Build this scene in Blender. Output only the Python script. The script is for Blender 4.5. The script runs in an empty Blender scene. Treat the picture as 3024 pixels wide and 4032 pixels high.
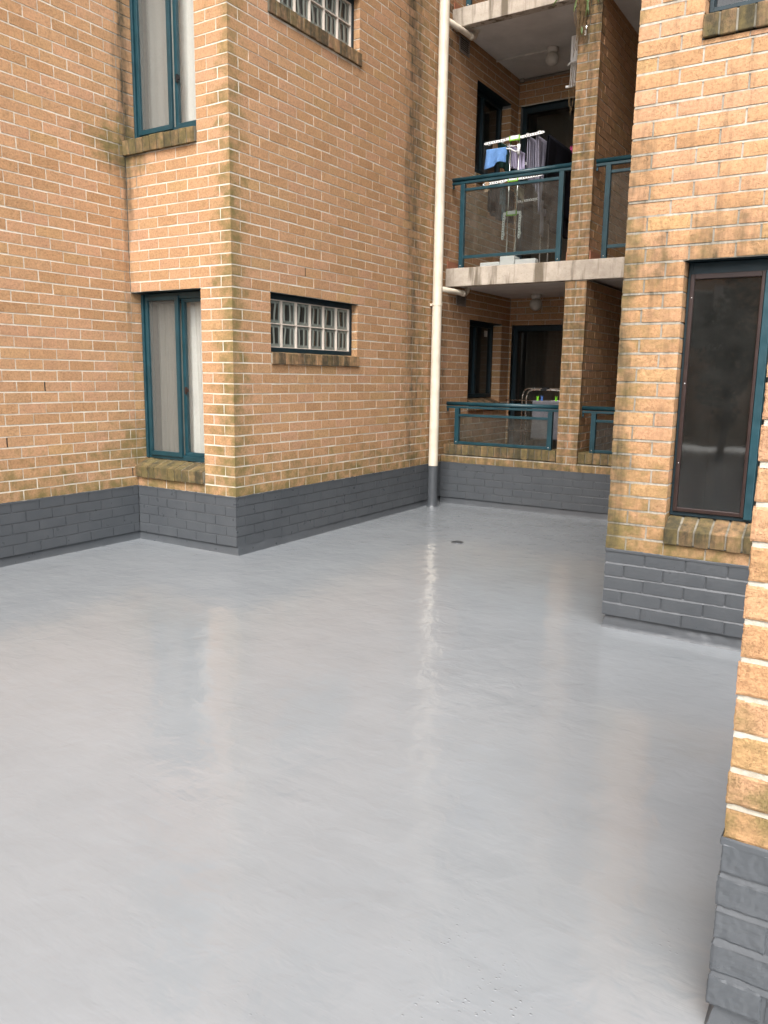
import bpy, math, random
from mathutils import Vector, Matrix, noise as mnoise
rnd = random.Random(7)
sc = bpy.context.scene
col = sc.collection
R = math.radians

# ---------------------------------------------------------------- camera
CAM_Z = 1.5303
cam_d = bpy.data.cameras.new("camera"); cam = bpy.data.objects.new("camera", cam_d); col.objects.link(cam)
cam_d.sensor_fit = 'VERTICAL'; cam_d.sensor_height = 36.0; cam_d.lens = 36.0 * 3076.2 / 4032.0
cam_d.clip_start = 0.05; cam_d.clip_end = 2000
_p, _r, _y = -0.17282, 0.014745, 0.56431
_f = Vector((-math.sin(_y)*math.cos(_p), math.cos(_y)*math.cos(_p), math.sin(_p)))
_x = Vector((math.cos(_y), math.sin(_y), 0)); _u = _x.cross(_f)
cx, cu = _x*math.cos(_r)+_u*math.sin(_r), -_x*math.sin(_r)+_u*math.cos(_r)
cam.matrix_world = Matrix(((cx.x, cu.x, -_f.x, 0), (cx.y, cu.y, -_f.y, 0), (cx.z, cu.z, -_f.z, CAM_Z), (0, 0, 0, 1)))
sc.camera = cam
sc.render.resolution_x, sc.render.resolution_y = 768, 1024

# ---------------------------------------------------------------- light: bright overcast
SUN_EL, SUN_AZ = 50.0, 162.0          # azimuth clockwise from +Y
w = bpy.data.worlds.new("World"); sc.world = w; w.use_nodes = True
nt = w.node_tree
bg = nt.nodes['Background']; bg.inputs['Strength'].default_value = 0.15
sky = nt.nodes.new('ShaderNodeTexSky'); sky.sky_type = 'NISHITA'; sky.sun_disc = False
sky.sun_elevation = R(SUN_EL); sky.sun_rotation = R(SUN_AZ); sky.dust_density = 4.0; sky.air_density = 1.2
hs = nt.nodes.new('ShaderNodeHueSaturation'); hs.inputs['Saturation'].default_value = 0.30
nt.links.new(sky.outputs[0], hs.inputs['Color']); nt.links.new(hs.outputs[0], bg.inputs['Color'])
sd = bpy.data.lights.new("sun", 'SUN'); sun = bpy.data.objects.new("sun", sd); col.objects.link(sun)
sd.energy = 0.65; sd.angle = R(48); sd.color = (1.0, 0.975, 0.94)
_sd = Vector((math.sin(R(SUN_AZ))*math.cos(R(SUN_EL)), math.cos(R(SUN_AZ))*math.cos(R(SUN_EL)), math.sin(R(SUN_EL))))
sun.rotation_euler = _sd.to_track_quat('Z', 'Y').to_euler(); sun.location = (0, -6, 14)
sc.view_settings.view_transform = 'Standard'; sc.view_settings.look = 'None'
sc.view_settings.exposure = 1.78; sc.view_settings.gamma = 1.0
sc.cycles.max_bounces = 10; sc.cycles.transparent_max_bounces = 16

# ---------------------------------------------------------------- plan of the place (metres)
XA, XC, YB, YD, YG = -5.738, -4.529, 4.819, 8.434, 10.36
XE, YE, XF, YF = -1.363, 4.714, -0.2124, 1.793
Z0, TOP = 0.5004, 14.0  # TOP raised beyond the visible storeys so unseen walls darken the far floor
def zk(k): return Z0 + 0.086*k if k <= 20 else Z0 + 0.086*20 + 0.0868*(k-20)
def zke(k): return Z0 + 0.0843*k

# ---------------------------------------------------------------- materials
class NT:
    def __init__(s, name):
        s.m = bpy.data.materials.new(name); s.m.use_nodes = True; s.t = s.m.node_tree
        s.b = s.t.nodes['Principled BSDF']; s.out = s.t.nodes['Material Output']
        s.pos = s.n('ShaderNodeNewGeometry').outputs['Position']
    def n(s, typ, **kw):
        nd = s.t.nodes.new(typ)
        for k, v in kw.items(): setattr(nd, k, v)
        return nd
    def l(s, a, b): s.t.links.new(a, b)
    def put(s, sock, v):
        if hasattr(v, 'is_linked'): s.l(v, sock)
        else: sock.default_value = v
    def map(s, scale, src=None):
        m = s.n('ShaderNodeMapping'); s.l(src or s.pos, m.inputs['Vector']); m.inputs['Scale'].default_value = scale
        return m.outputs[0]
    def noise(s, scale, detail=3, rough=.55, src=None, dist=0):
        n = s.n('ShaderNodeTexNoise'); s.l(src or s.pos, n.inputs['Vector'])
        n.inputs['Scale'].default_value = scale; n.inputs['Detail'].default_value = detail
        n.inputs['Roughness'].default_value = rough; n.inputs['Distortion'].default_value = dist
        return n.outputs['Fac']
    def ramp(s, fac, stops, interp='LINEAR'):
        r = s.n('ShaderNodeValToRGB'); s.l(fac, r.inputs[0]); e = r.color_ramp.elements; r.color_ramp.interpolation = interp
        while len(e) < len(stops): e.new(.5)
        for i, (p, c) in enumerate(stops):
            e[i].position = p; e[i].color = (c, c, c, 1) if isinstance(c, (int, float)) else (*c, 1)
        return r.outputs[0]
    def math(s, op, a, b=0, c=0, clamp=False):
        m = s.n('ShaderNodeMath', operation=op, use_clamp=clamp)
        for i, v in enumerate((a, b, c)): s.put(m.inputs[i], v)
        return m.outputs[0]
    def mix(s, fac, a, b, mode='MIX'):
        m = s.n('ShaderNodeMix', data_type='RGBA', blend_type=mode)
        s.put(m.inputs[0], fac)
        for i, v in ((6, a), (7, b)): s.put(m.inputs[i], v if hasattr(v, 'is_linked') else (*v, 1))
        return m.outputs[2]
    def bump(s, h, dist=.002, strength=1.0, prev=None):
        b = s.n('ShaderNodeBump'); b.inputs['Distance'].default_value = dist; b.inputs['Strength'].default_value = strength
        s.l(h, b.inputs['Height'])
        if prev is not None: s.l(prev, b.inputs['Normal'])
        return b.outputs[0]
    def set(s, **kw):
        for k, v in kw.items():
            i = s.b.inputs[k.replace('_', ' ')]
            if isinstance(v, tuple) and len(v) == 3: v = (*v, 1)
            s.put(i, v)
        return s.m

def simple(name, c, rough=.5, spec=.5, metal=0, nscale=20, namt=.15, bump=0, bscale=120):
    t = NT(name)
    f = t.ramp(t.noise(nscale, 4), [(.3, 1-namt), (.7, 1+namt*.4)])
    cc = t.mix(1.0, c, f, 'MULTIPLY')
    kw = dict(Base_Color=cc, Roughness=t.ramp(t.noise(nscale*2, 2), [(.3, max(0, rough-.06)), (.7, min(1, rough+.08))]), Metallic=metal)
    kw['Specular IOR Level'] = spec
    if bump: kw['Normal'] = t.bump(t.noise(bscale, 3), bump)
    return t.set(**kw)

def brick_mat(name, fine=1.0, dark=1.0):
    t = NT(name)
    at = t.n('ShaderNodeAttribute', attribute_name='tone')
    sp = t.n('ShaderNodeSeparateColor'); t.l(at.outputs['Color'], sp.inputs[0])
    r, moss, stain = sp.outputs[0], sp.outputs[1], sp.outputs[2]
    base = t.ramp(r, [(0, (.405, .228, .115)), (.25, (.44, .252, .130)), (.55, (.458, .264, .143)), (.8, (.47, .268, .158)), (1, (.438, .266, .126))])
    wn = t.n('ShaderNodeTexWhiteNoise', noise_dimensions='1D'); t.l(r, wn.inputs['W'])
    base = t.mix(1.0, base, t.ramp(wn.outputs['Value'], [(0, .92), (1, 1.06)]), 'MULTIPLY')
    blot = t.noise(7, 4, .6)
    base = t.mix(t.ramp(blot, [(.45, 0), (.75, .4)]), base, (.43, .275, .14))
    # sandy grain and dark fire pits
    g1 = t.noise(60*fine, 5, .7)
    base = t.mix(1.0, base, t.ramp(g1, [(.3, .64), (.52, 1.0), (.75, 1.16)]), 'MULTIPLY')
    v = t.noise(210*fine, 3, .65)
    pit = t.math('MULTIPLY', t.ramp(v, [(.36, 1), (.44, 0)]), t.ramp(t.noise(17, 3), [(.35, .25), (.6, 1)]))
    base = t.mix(t.math('MULTIPLY', pit, .55), base, (.19, .115, .055))
    # lichen
    ml = t.math('ADD', t.math('MULTIPLY', t.noise(9, 6, .68), 3.2), t.math('MULTIPLY_ADD', moss, 1.7, -2.02))
    base = t.mix(t.math('MULTIPLY', t.math('MAXIMUM', ml, 0, clamp=True), .9), base, (.150, .122, .045))
    # run-off streaks: long in z
    st = t.noise(1, 5, .65, src=t.map((16, 16, 2.2)))
    st2 = t.noise(30, 4, .7)
    sl = t.math('ADD', t.math('MULTIPLY', t.math('ADD', st, t.math('MULTIPLY', st2, .6)), 2.2), t.math('MULTIPLY_ADD', stain, 2.2, -2.42))
    base = t.mix(t.math('MULTIPLY', t.math('MAXIMUM', sl, 0, clamp=True), .92), base, (.045, .04, .025))
    if dark != 1: base = t.mix(1.0, base, (dark, dark, dark), 'MULTIPLY')
    h = t.math('SUBTRACT', g1, t.math('MULTIPLY', pit, .5))
    n = t.bump(h, .0035)
    return t.set(Base_Color=base, Roughness=.88, Normal=n, **{'Specular IOR Level': .25})

def mortar_mat(name='mortar', k=1.0):
    t = NT(name)
    at = t.n('ShaderNodeAttribute', attribute_name='tone')
    sp = t.n('ShaderNodeSeparateColor'); t.l(at.outputs['Color'], sp.inputs[0])
    moss, stain = sp.outputs[1], sp.outputs[2]
    base = t.ramp(t.noise(9, 5, .65), [(.3, (.54*k, .475*k, .38*k)), (.5, (.66*k, .60*k, .50*k)), (.7, (.72*k, .67*k, .58*k))])
    base = t.mix(t.ramp(t.noise(40, 3), [(.58, 0), (.75, .4)]), base, (.42, .35, .25))
    ml = t.math('ADD', t.noise(13, 4), t.math('MULTIPLY_ADD', moss, 1.1, -1.05))
    base = t.mix(t.math('MAXIMUM', ml, 0, clamp=True), base, (.17, .15, .075))
    st = t.noise(1, 5, .65, src=t.map((16, 16, 2.2)))
    sl = t.math('ADD', t.math('MULTIPLY', st, 1.6), t.math('MULTIPLY_ADD', stain, 2.0, -1.18))
    base = t.mix(t.math('MAXIMUM', sl, 0, clamp=True), base, (.05, .045, .03))
    return t.set(Base_Color=base, Roughness=.95, Normal=t.bump(t.noise(140, 4, .7), .004), **{'Specular IOR Level': .1})

def paint_mat():
    t = NT('grey_membrane_paint')
    c = t.ramp(t.noise(5, 4), [(.3, (.060, .066, .073)), (.7, (.073, .079, .086))])
    c = t.mix(t.ramp(t.noise(26, 4, .6), [(.62, 0), (.8, .10)]), c, (.075, .08, .085))
    lump = t.n('ShaderNodeTexVoronoi'); t.l(t.pos, lump.inputs['Vector']); lump.inputs['Scale'].default_value = 38
    dl = t.ramp(lump.outputs['Distance'], [(0, 1), (.16, 0)])
    h = t.math('ADD', t.math('MULTIPLY', t.noise(34, 3, .5), 1.0), t.math('ADD', t.math('MULTIPLY', t.noise(120, 2), .28), t.math('MULTIPLY', dl, .18)))
    return t.set(Base_Color=c, Roughness=t.ramp(t.noise(14, 3), [(.3, .27), (.7, .38)]), Normal=t.bump(h, .0011), **{'Specular IOR Level': .5})

def floor_mat():
    t = NT('floor_membrane')
    strok = t.noise(1, 4, .6, src=t.map((2.2, 15, 1)), dist=.6)
    strok2 = t.noise(1, 3, .6, src=t.map((7, 50, 1)), dist=.4)
    big = t.noise(.8, 3, .5)
    c = t.ramp(t.math('ADD', t.math('MULTIPLY', big, .6), t.math('MULTIPLY', t.noise(3.3, 5, .65), .4)), [(.3, (.181, .197, .210)), (.7, (.217, .232, .244))])
    c = t.mix(t.ramp(strok, [(.35, .0), (.75, .25)]), c, (.229, .243, .254))
    c = t.mix(t.ramp(t.noise(19, 4), [(.62, 0), (.8, .3)]), c, (.171, .187, .199))
    rough = t.ramp(t.math('ADD', t.math('MULTIPLY', strok, .5), t.math('MULTIPLY', t.noise(2.2, 3), .5)), [(.3, .05), (.7, .13)])
    vor = t.n('ShaderNodeTexVoronoi'); t.l(t.map((1, 1.5, 1)), vor.inputs['Vector']); vor.inputs['Scale'].default_value = 42
    spots = t.ramp(vor.outputs['Distance'], [(0, 1), (.20, 0)])
    gate = t.ramp(t.noise(2.4, 2), [(.50, 0), (.58, 1)])
    sx = t.n('ShaderNodeSeparateXYZ'); t.l(t.pos, sx.inputs[0])
    gate = t.math('MULTIPLY', gate, t.math('MULTIPLY', t.ramp(t.math('MULTIPLY', sx.outputs[1], .1), [(.19, 1), (.23, 0)]), t.ramp(t.math('ADD', t.math('MULTIPLY', sx.outputs[0], .1), .5), [(.36, 0), (.41, 1)])))
    spots = t.math('MULTIPLY', spots, gate)
    h = t.math('ADD', t.math('MULTIPLY', strok, .24), t.math('MULTIPLY', strok2, .09))
    h = t.math('ADD', h, t.math('MULTIPLY', t.noise(9, 3, .5, dist=.5), .75))
    h = t.math('ADD', h, t.math('MULTIPLY', t.noise(1.6, 2), 2.2))
    n = t.bump(h, .0048)
    n = t.bump(spots, .0022, 1.0, n)
    return t.set(Base_Color=c, Roughness=rough, Normal=n, **{'Specular IOR Level': .6})

def glass_mat(name='window_glass', tint=(.92, .94, .93), rough=.015, dust_haze=1.0, f0=.06):
    t = NT(name)
    lw = t.n('ShaderNodeLayerWeight'); lw.inputs['Blend'].default_value = .5
    fz = t.math('MULTIPLY_ADD', t.math('POWER', lw.outputs['Facing'], 5), .9, f0)
    tr = t.n('ShaderNodeBsdfTransparent'); tr.inputs[0].default_value = (*tint, 1)
    gl = t.n('ShaderNodeBsdfGlossy'); gl.inputs['Roughness'].default_value = rough
    t.l(t.bump(t.noise(1.6, 2), .0015), gl.inputs['Normal'])
    mx = t.n('ShaderNodeMixShader'); t.l(fz, mx.inputs[0]); t.l(tr.outputs[0], mx.inputs[1]); t.l(gl.outputs[0], mx.inputs[2])
    # thin dusty film; on the railing glass mostly a painted grey haze
    df = t.n('ShaderNodeBsdfDiffuse'); df.inputs[0].default_value = (.35, .34, .31, 1)
    mx2 = t.n('ShaderNodeMixShader'); t.l(t.ramp(t.noise(6, 5, .7), [(.4, .01*dust_haze), (.8, .045*dust_haze)]), mx2.inputs[0])
    t.l(mx.outputs[0], mx2.inputs[1]); t.l(df.outputs[0], mx2.inputs[2])
    t.l(mx2.outputs[0], t.out.inputs[0]); return t.m

def screen_mat(name, c, fac):
    t = NT(name)
    tr = t.n('ShaderNodeBsdfTransparent'); df = t.n('ShaderNodeBsdfDiffuse'); df.inputs[0].default_value = (*c, 1)
    mx = t.n('ShaderNodeMixShader'); mx.inputs[0].default_value = fac
    t.l(tr.outputs[0], mx.inputs[1]); t.l(df.outputs[0], mx.inputs[2]); t.l(mx.outputs[0], t.out.inputs[0]); return t.m

def block_mat():
    t = NT('glass_block')
    at = t.n('ShaderNodeAttribute', attribute_name='tone')
    sp = t.n('ShaderNodeSeparateColor'); t.l(at.outputs['Color'], sp.inputs[0])
    u, v = sp.outputs[0], sp.outputs[1]
    du = t.math('ABSOLUTE', t.math('SUBTRACT', u, .5)); dv = t.math('ABSOLUTE', t.math('SUBTRACT', v, .5))
    edge = t.ramp(t.math('MAXIMUM', t.math('ADD', du, t.math('MULTIPLY', t.math('SUBTRACT', u, .5), .10)), dv), [(.33, 0), (.41, 1)])
    cb = t.n('ShaderNodeCombineXYZ'); t.l(t.math('MULTIPLY', u, 3.0), cb.inputs[0]); t.l(t.math('MULTIPLY', v, 1.7), cb.inputs[1]); t.l(t.math('MULTIPLY', sp.outputs[2], 40), cb.inputs[2])
    wv = t.n('ShaderNodeTexWave', wave_type='BANDS', bands_direction='X'); t.l(cb.outputs[0], wv.inputs['Vector'])
    wv.inputs['Scale'].default_value = .26; wv.inputs['Distortion'].default_value = 4.0; wv.inputs['Detail'].default_value = 1.2; wv.inputs['Detail Scale'].default_value = 1.1
    vein = t.ramp(wv.outputs['Fac'], [(.70, 0), (.84, .5), (.93, 1), (1, .7)])
    c = t.mix(vein, (.030, .033, .030), (.30, .33, .29))
    c = t.mix(edge, c, t.ramp(sp.outputs[2], [(0, (.17, .20, .18)), (1, (.26, .29, .26))]))
    h = t.math('ADD', wv.outputs['Fac'], t.math('MULTIPLY', edge, .6))
    return t.set(Base_Color=c, Roughness=.09, Normal=t.bump(h, .008, .8), **{'Specular IOR Level': .55})

def slab_mat():
    t = NT('weathered_render')
    c = t.ramp(t.noise(6, 5, .6), [(.3, (.36, .31, .255)), (.55, (.47, .41, .34)), (.75, (.53, .475, .41))])
    c = t.mix(t.ramp(t.noise(45, 4, .7), [(.56, 0), (.7, .5)]), c, (.28, .22, .16))
    st = t.noise(1, 4, .6, src=t.map((11, 11, .9)))
    c = t.mix(t.ramp(st, [(.50, 0), (.62, .85)]), c, (.12, .095, .065))
    sx = t.n('ShaderNodeSeparateXYZ'); t.l(t.pos, sx.inputs[0])
    return t.set(Base_Color=c, Roughness=.9, Normal=t.bump(t.noise(50, 5, .7), .006), **{'Specular IOR Level': .2})

def cloth_mat(name, c, scale=260, amt=.25, mott=0.2):
    t = NT(name)
    f = t.ramp(t.noise(scale, 2), [(.3, 1-amt), (.7, 1+amt*.5)])
    f2 = t.ramp(t.noise(14, 4), [(.3, 1-mott), (.7, 1+mott*.4)])
    cc = t.mix(1.0, t.mix(1.0, c, f, 'MULTIPLY'), f2, 'MULTIPLY')
    t.set(Base_Color=cc, Roughness=.95, Normal=t.bump(t.noise(scale, 2), .002), **{'Specular IOR Level': .1})
    return t.m

def curtain_mat(name, c, trans=.35):
    t = NT(name)
    f = t.ramp(t.noise(1, 3, src=t.map((300, 300, 30))), [(.3, .88), (.7, 1.0)])
    cc = t.mix(1.0, c, f, 'MULTIPLY')
    d = t.n('ShaderNodeBsdfDiffuse'); tl = t.n('ShaderNodeBsdfTranslucent'); t.l(cc, d.inputs[0]); t.l(cc, tl.inputs[0])
    mx = t.n('ShaderNodeMixShader'); mx.inputs[0].default_value = trans
    t.l(d.outputs[0], mx.inputs[1]); t.l(tl.outputs[0], mx.inputs[2]); t.l(mx.outputs[0], t.out.inputs[0]); return t.m

M = dict(
    brick=brick_mat('tan_brick'), brick_near=brick_mat('tan_brick_coarse', 1.9), mortar=mortar_mat('mortar', .9), mortar_near=mortar_mat('mortar_weathered', .62), paint=paint_mat(), floor=floor_mat(),
    sill=brick_mat('sill_brick'),
    teal=simple('teal_aluminium', (.0095, .046, .060), .38, .5, 0, 8, .25, .0008, 40),
    teal_dark=simple('dark_and_shaded_teal_steel', (.007, .022, .030), .5, .4, 0, 12, .3),
    brown=simple('brown_aluminium', (.024, .0105, .008), .42, .5, 0, 15, .3),
    black=simple('black_rubber', (.008, .008, .009), .6, .3),
    glass=glass_mat(), glass_mirror=glass_mat('reflecting_glass', (.9, .92, .91), .03, 1.0, .095), glass_dark=glass_mat('tinted_glass', (.40, .42, .41)), glass_rail=glass_mat('railing_glass', (.50, .55, .53), .03, 3.2),
    screen=screen_mat('fly_screen_grey', (.16, .155, .14), .50), screen_dark=screen_mat('fly_screen_black', (.010, .010, .010), .84),
    block=block_mat(), grout=simple('white_grout', (.60, .53, .46), .8, .2, 0, 30, .1),
    slab=slab_mat(), soffit=simple('painted_soffit', (.60, .57, .53), .85, .2, 0, 3, .18, .002, 60),
    cream=simple('cream_plastic', (.68, .60, .48), .40, .5, 0, 7, .16), white=simple('white_plastic', (.74, .74, .73), .4, .5, 0, 9, .06),
    white_paint=simple('aged_white_paint', (.58, .55, .50), .55, .4, 0, 9, .25),
    green=simple('lime_plastic', (.22, .50, .03), .4, .5), steel=simple('chrome_steel', (.72, .71, .69), .22, .5, 1.0, 10, .1),
    hole=simple('hole_shade', (.012, .012, .012), .9, .1),  # near-black flats: shade of gaps and openings put into the colour
    room=simple('room_plaster', (.15, .15, .145), .9, .2), roof=simple('roof_concrete', (.30, .29, .28), .9, .2),
    opal=simple('opal_glass', (.46, .43, .38), .35, .5, 0, 14, .2), tile=simple('terracotta_tile', (.36, .15, .085), .5, .4),
    vent=simple('vent_metal', (.23, .20, .17), .6, .4), dirt=simple('dry_root', (.14, .095, .05), .9, .1, 0, 40, .4), leaf=simple('leaf_green', (.075, .12, .025), .5, .4, 0, 40, .3),
    pale=simple('pale_render', (.55, .52, .47), .9, .2), bark=simple('bark', (.09, .07, .05), .95, .1), foliage=simple('dark_foliage', (.035, .055, .018), .7, .2, 0, 30, .5),
)

# ---------------------------------------------------------------- mesh builder
class MB:
    def __init__(s): s.v = []; s.f = []; s.mi = []; s.c = []; s.tone = False
    def quad(s, pts, mi=0, cols=None):
        b = len(s.v); s.v += [tuple(p) for p in pts]; s.f.append(tuple(range(b, b+len(pts)))); s.mi.append(mi)
        if cols: s.tone = True
        s.c.append(cols or [(0.5, 0, 0)]*len(pts))
    def box(s, x0, x1, y0, y1, z0, z1, mi=0, skip=''):
        P = [(x, y, z) for z in (z0, z1) for y in (y0, y1) for x in (x0, x1)]
        F = {'b': (0, 2, 3, 1), 't': (4, 5, 7, 6), 'f': (0, 1, 5, 4), 'k': (2, 6, 7, 3), 'l': (0, 4, 6, 2), 'r': (1, 3, 7, 5)}
        b = len(s.v); s.v += P
        for k, f in F.items():
            if k in skip: continue
            s.f.append(tuple(b+i for i in f)); s.mi.append(mi); s.c.append([(0.5, 0, 0)]*4)
    def prism(s, prof, axis, a0, a1, mi=0, tone=None):
        """prof: list of 2-D points in the other two axes (in xyz order); extruded from a0 to a1."""
        def P(q, a):
            q = list(q); q.insert(axis, a); return tuple(q)
        n = len(prof); b = len(s.v); s.v += [P(q, a0) for q in prof]+[P(q, a1) for q in prof]
        fs = [tuple(range(b, b+n)), tuple(range(b+2*n-1, b+n-1, -1))]+[(b+i, b+n+i, b+n+(i+1) % n, b+(i+1) % n) for i in range(n)]
        for f in fs:
            s.f.append(f); s.mi.append(mi); s.c.append([tone or (0.5, 0, 0)]*len(f))
        if tone: s.tone = True
    def tube(s, pts, r, n=10, mi=0, cap=True):
        pts = [Vector(p) for p in pts]; b = len(s.v); rr = r if isinstance(r, (list, tuple)) else [r]*len(pts)
        for i, p in enumerate(pts):
            d = (pts[min(i+1, len(pts)-1)]-pts[max(i-1, 0)]).normalized()
            a = Vector((0, 0, 1)) if abs(d.z) < .9 else Vector((1, 0, 0))
            e1 = d.cross(a).normalized(); e2 = d.cross(e1)
            for k in range(n):
                t = 2*math.pi*k/n; s.v.append(tuple(p+(e1*math.cos(t)+e2*math.sin(t))*rr[i]))
        for i in range(len(pts)-1):
            for k in range(n):
                s.f.append((b+i*n+k, b+i*n+(k+1) % n, b+(i+1)*n+(k+1) % n, b+(i+1)*n+k)); s.mi.append(mi); s.c.append([(0.5, 0, 0)]*4)
        if cap:
            for f in (tuple(b+k for k in range(n-1, -1, -1)), tuple(b+(len(pts)-1)*n+k for k in range(n))):
                s.f.append(f); s.mi.append(mi); s.c.append([(0.5, 0, 0)]*n)
    def lathe(s, prof, c, n=20, mi=0):
        b = len(s.v)
        for r, z in prof:
            for k in range(n):
                t = 2*math.pi*k/n; s.v.append((c[0]+r*math.cos(t), c[1]+r*math.sin(t), c[2]+z))
        for i in range(len(prof)-1):
            for k in range(n):
                s.f.append((b+i*n+k, b+i*n+(k+1) % n, b+(i+1)*n+(k+1) % n, b+(i+1)*n+k)); s.mi.append(mi); s.c.append([(0.5, 0, 0)]*4)
    def grid(s, fn, nu, nv, mi=0):
        b = len(s.v)
        for j in range(nv+1):
            for i in range(nu+1): s.v.append(tuple(fn(i/nu, j/nv)))
        for j in range(nv):
            for i in range(nu):
                a = b+j*(nu+1)+i; s.f.append((a, a+1, a+nu+2, a+nu+1)); s.mi.append(mi); s.c.append([(0.5, 0, 0)]*4)
    def build(s, name, mats, parent=None, smooth=False, bevel=0, solid=0, label=None):
        if not isinstance(mats, (list, tuple)): mats = [mats]
        me = bpy.data.meshes.new(name)
        org = Vector(parent.matrix_world.translation) if parent is not None else Vector((0, 0, 0))
        if parent is None and s.v:
            xs, ys, zs = zip(*s.v); org = Vector(((min(xs)+max(xs))/2, (min(ys)+max(ys))/2, min(zs)))
        me.from_pydata([(x-org.x, y-org.y, z-org.z) for x, y, z in s.v], [], s.f)
        for m in mats: me.materials.append(m)
        me.polygons.foreach_set('material_index', s.mi)
        if s.tone:
            at = me.color_attributes.new('tone', 'FLOAT_COLOR', 'CORNER'); buf = []
            for cs in s.c:
                for c in cs: buf += [c[0], c[1], c[2], 1.0]
            at.data.foreach_set('color', buf)
        if smooth: me.polygons.foreach_set('use_smooth', [True]*len(me.polygons))
        me.update()
        o = bpy.data.objects.new(name, me); col.objects.link(o)
        if parent is not None: o.parent = parent
        else: o.location = org
        if parent is not None and parent.type == 'MESH':   # sub-part: parent mesh keeps its own origin
            pass
        if solid: md = o.modifiers.new('solid', 'SOLIDIFY'); md.thickness = solid; md.offset = 0
        if bevel:
            md = o.modifiers.new('bevel', 'BEVEL'); md.width = bevel; md.segments = 2; md.limit_method = 'ANGLE'; md.angle_limit = R(40)
        if label: o['label'] = label
        return o

def thing(name, label, cat, loc, group=None, kind=None):
    o = bpy.data.objects.new(name, None); o.empty_display_size = .1; col.objects.link(o); o.location = loc
    o.matrix_world = Matrix.Translation(loc)
    tag(o, label, cat, group, kind); return o
def tag(o, label, cat, group=None, kind=None):
    if label: o['label'] = label
    if cat: o['category'] = cat
    if group: o['group'] = group
    if kind: o['kind'] = kind
    return o
def sub(mb, name, mats, part, **kw):
    """sub-part of a mesh part whose own origin is its thing's origin"""
    root = part.parent
    o = mb.build(name, mats, root, **kw); o.parent = part; return o

# ---------------------------------------------------------------- bricks
def sstep(a, b, x):
    t = max(0., min(1., (x-a)/(b-a))); return t*t*(3-2*t)
def moss_at(P):
    x, y, z = P; m = 0.
    m = max(m, .62*(1-sstep(.45, 1.15, z)))
    if y < 5.6 and x < -4:                                            # outer corner of the left wing
        d = math.hypot(x-XC, y-YB); m = max(m, .75*(1-sstep(.02, .34, d))*(1-.25*sstep(2, 4, z)))
        d = math.hypot(x-XA, y-YB); m = max(m, (.8*math.exp(-((z-.85)/.35)**2)+.85*math.exp(-((z-3.45)/.25)**2))*(1-sstep(.05, .6, d)))
    if x > -1.5 and y > 4: m = max(m, .30+.24*(1-sstep(-1.36, -1.16, x))+.35*(1-sstep(.5, 1.0, z))-.28*sstep(2.2, 2.8, z))
    if x > -1.0 and y < 3: m = max(m, .20+.42*(1-sstep(.55, .85, z)))
    if abs(y-YD) < .05 and x > -4.5: m = max(m, .46)
    if x < -4.4 and y > 7.0 and y < 8.5: m = max(m, .50*(1-abs(y-7.9)/.8))
    return m
def stain_at(P):
    x, y, z = P; s = 0.
    if abs(x-XC) < .05 and y > 6.5:
        s = max(s, (.46+.24*min(1, z/5))*math.exp(-((y-7.76+.03*z)/.20)**2))
        if y > 8.1: s = max(s, .30*math.exp(-((y-8.3)/.3)**2))
    if abs(y-YD) < .05: s = max(s, .46+.2*sstep(4.6, 5.3, z))
    if abs(x-XA) < .4 and abs(y-YB) < .3:
        d = math.hypot(x-XA, y-YB); s = max(s, .62*math.exp(-d/.10)*(.5+.5*sstep(1.8, 3.3, z)))
        s = max(s, .62*math.exp(-((z-3.28)/.18)**2)*math.exp(-d/.35))
    if x > -1.5 and y > 4: s = max(s, .26+.30*(1-sstep(-1.36, -1.2, x))*(1-sstep(2.4, 3.2, z)), .22+.22*sstep(1.5, 2.2, z)*(1-sstep(2.2, 2.6, z)))
    return s

def corner(seed, r, amp):
    q = random.Random(seed*1000+r); return q.uniform(-amp, amp*.4), q.uniform(-amp, amp*.4)

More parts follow.
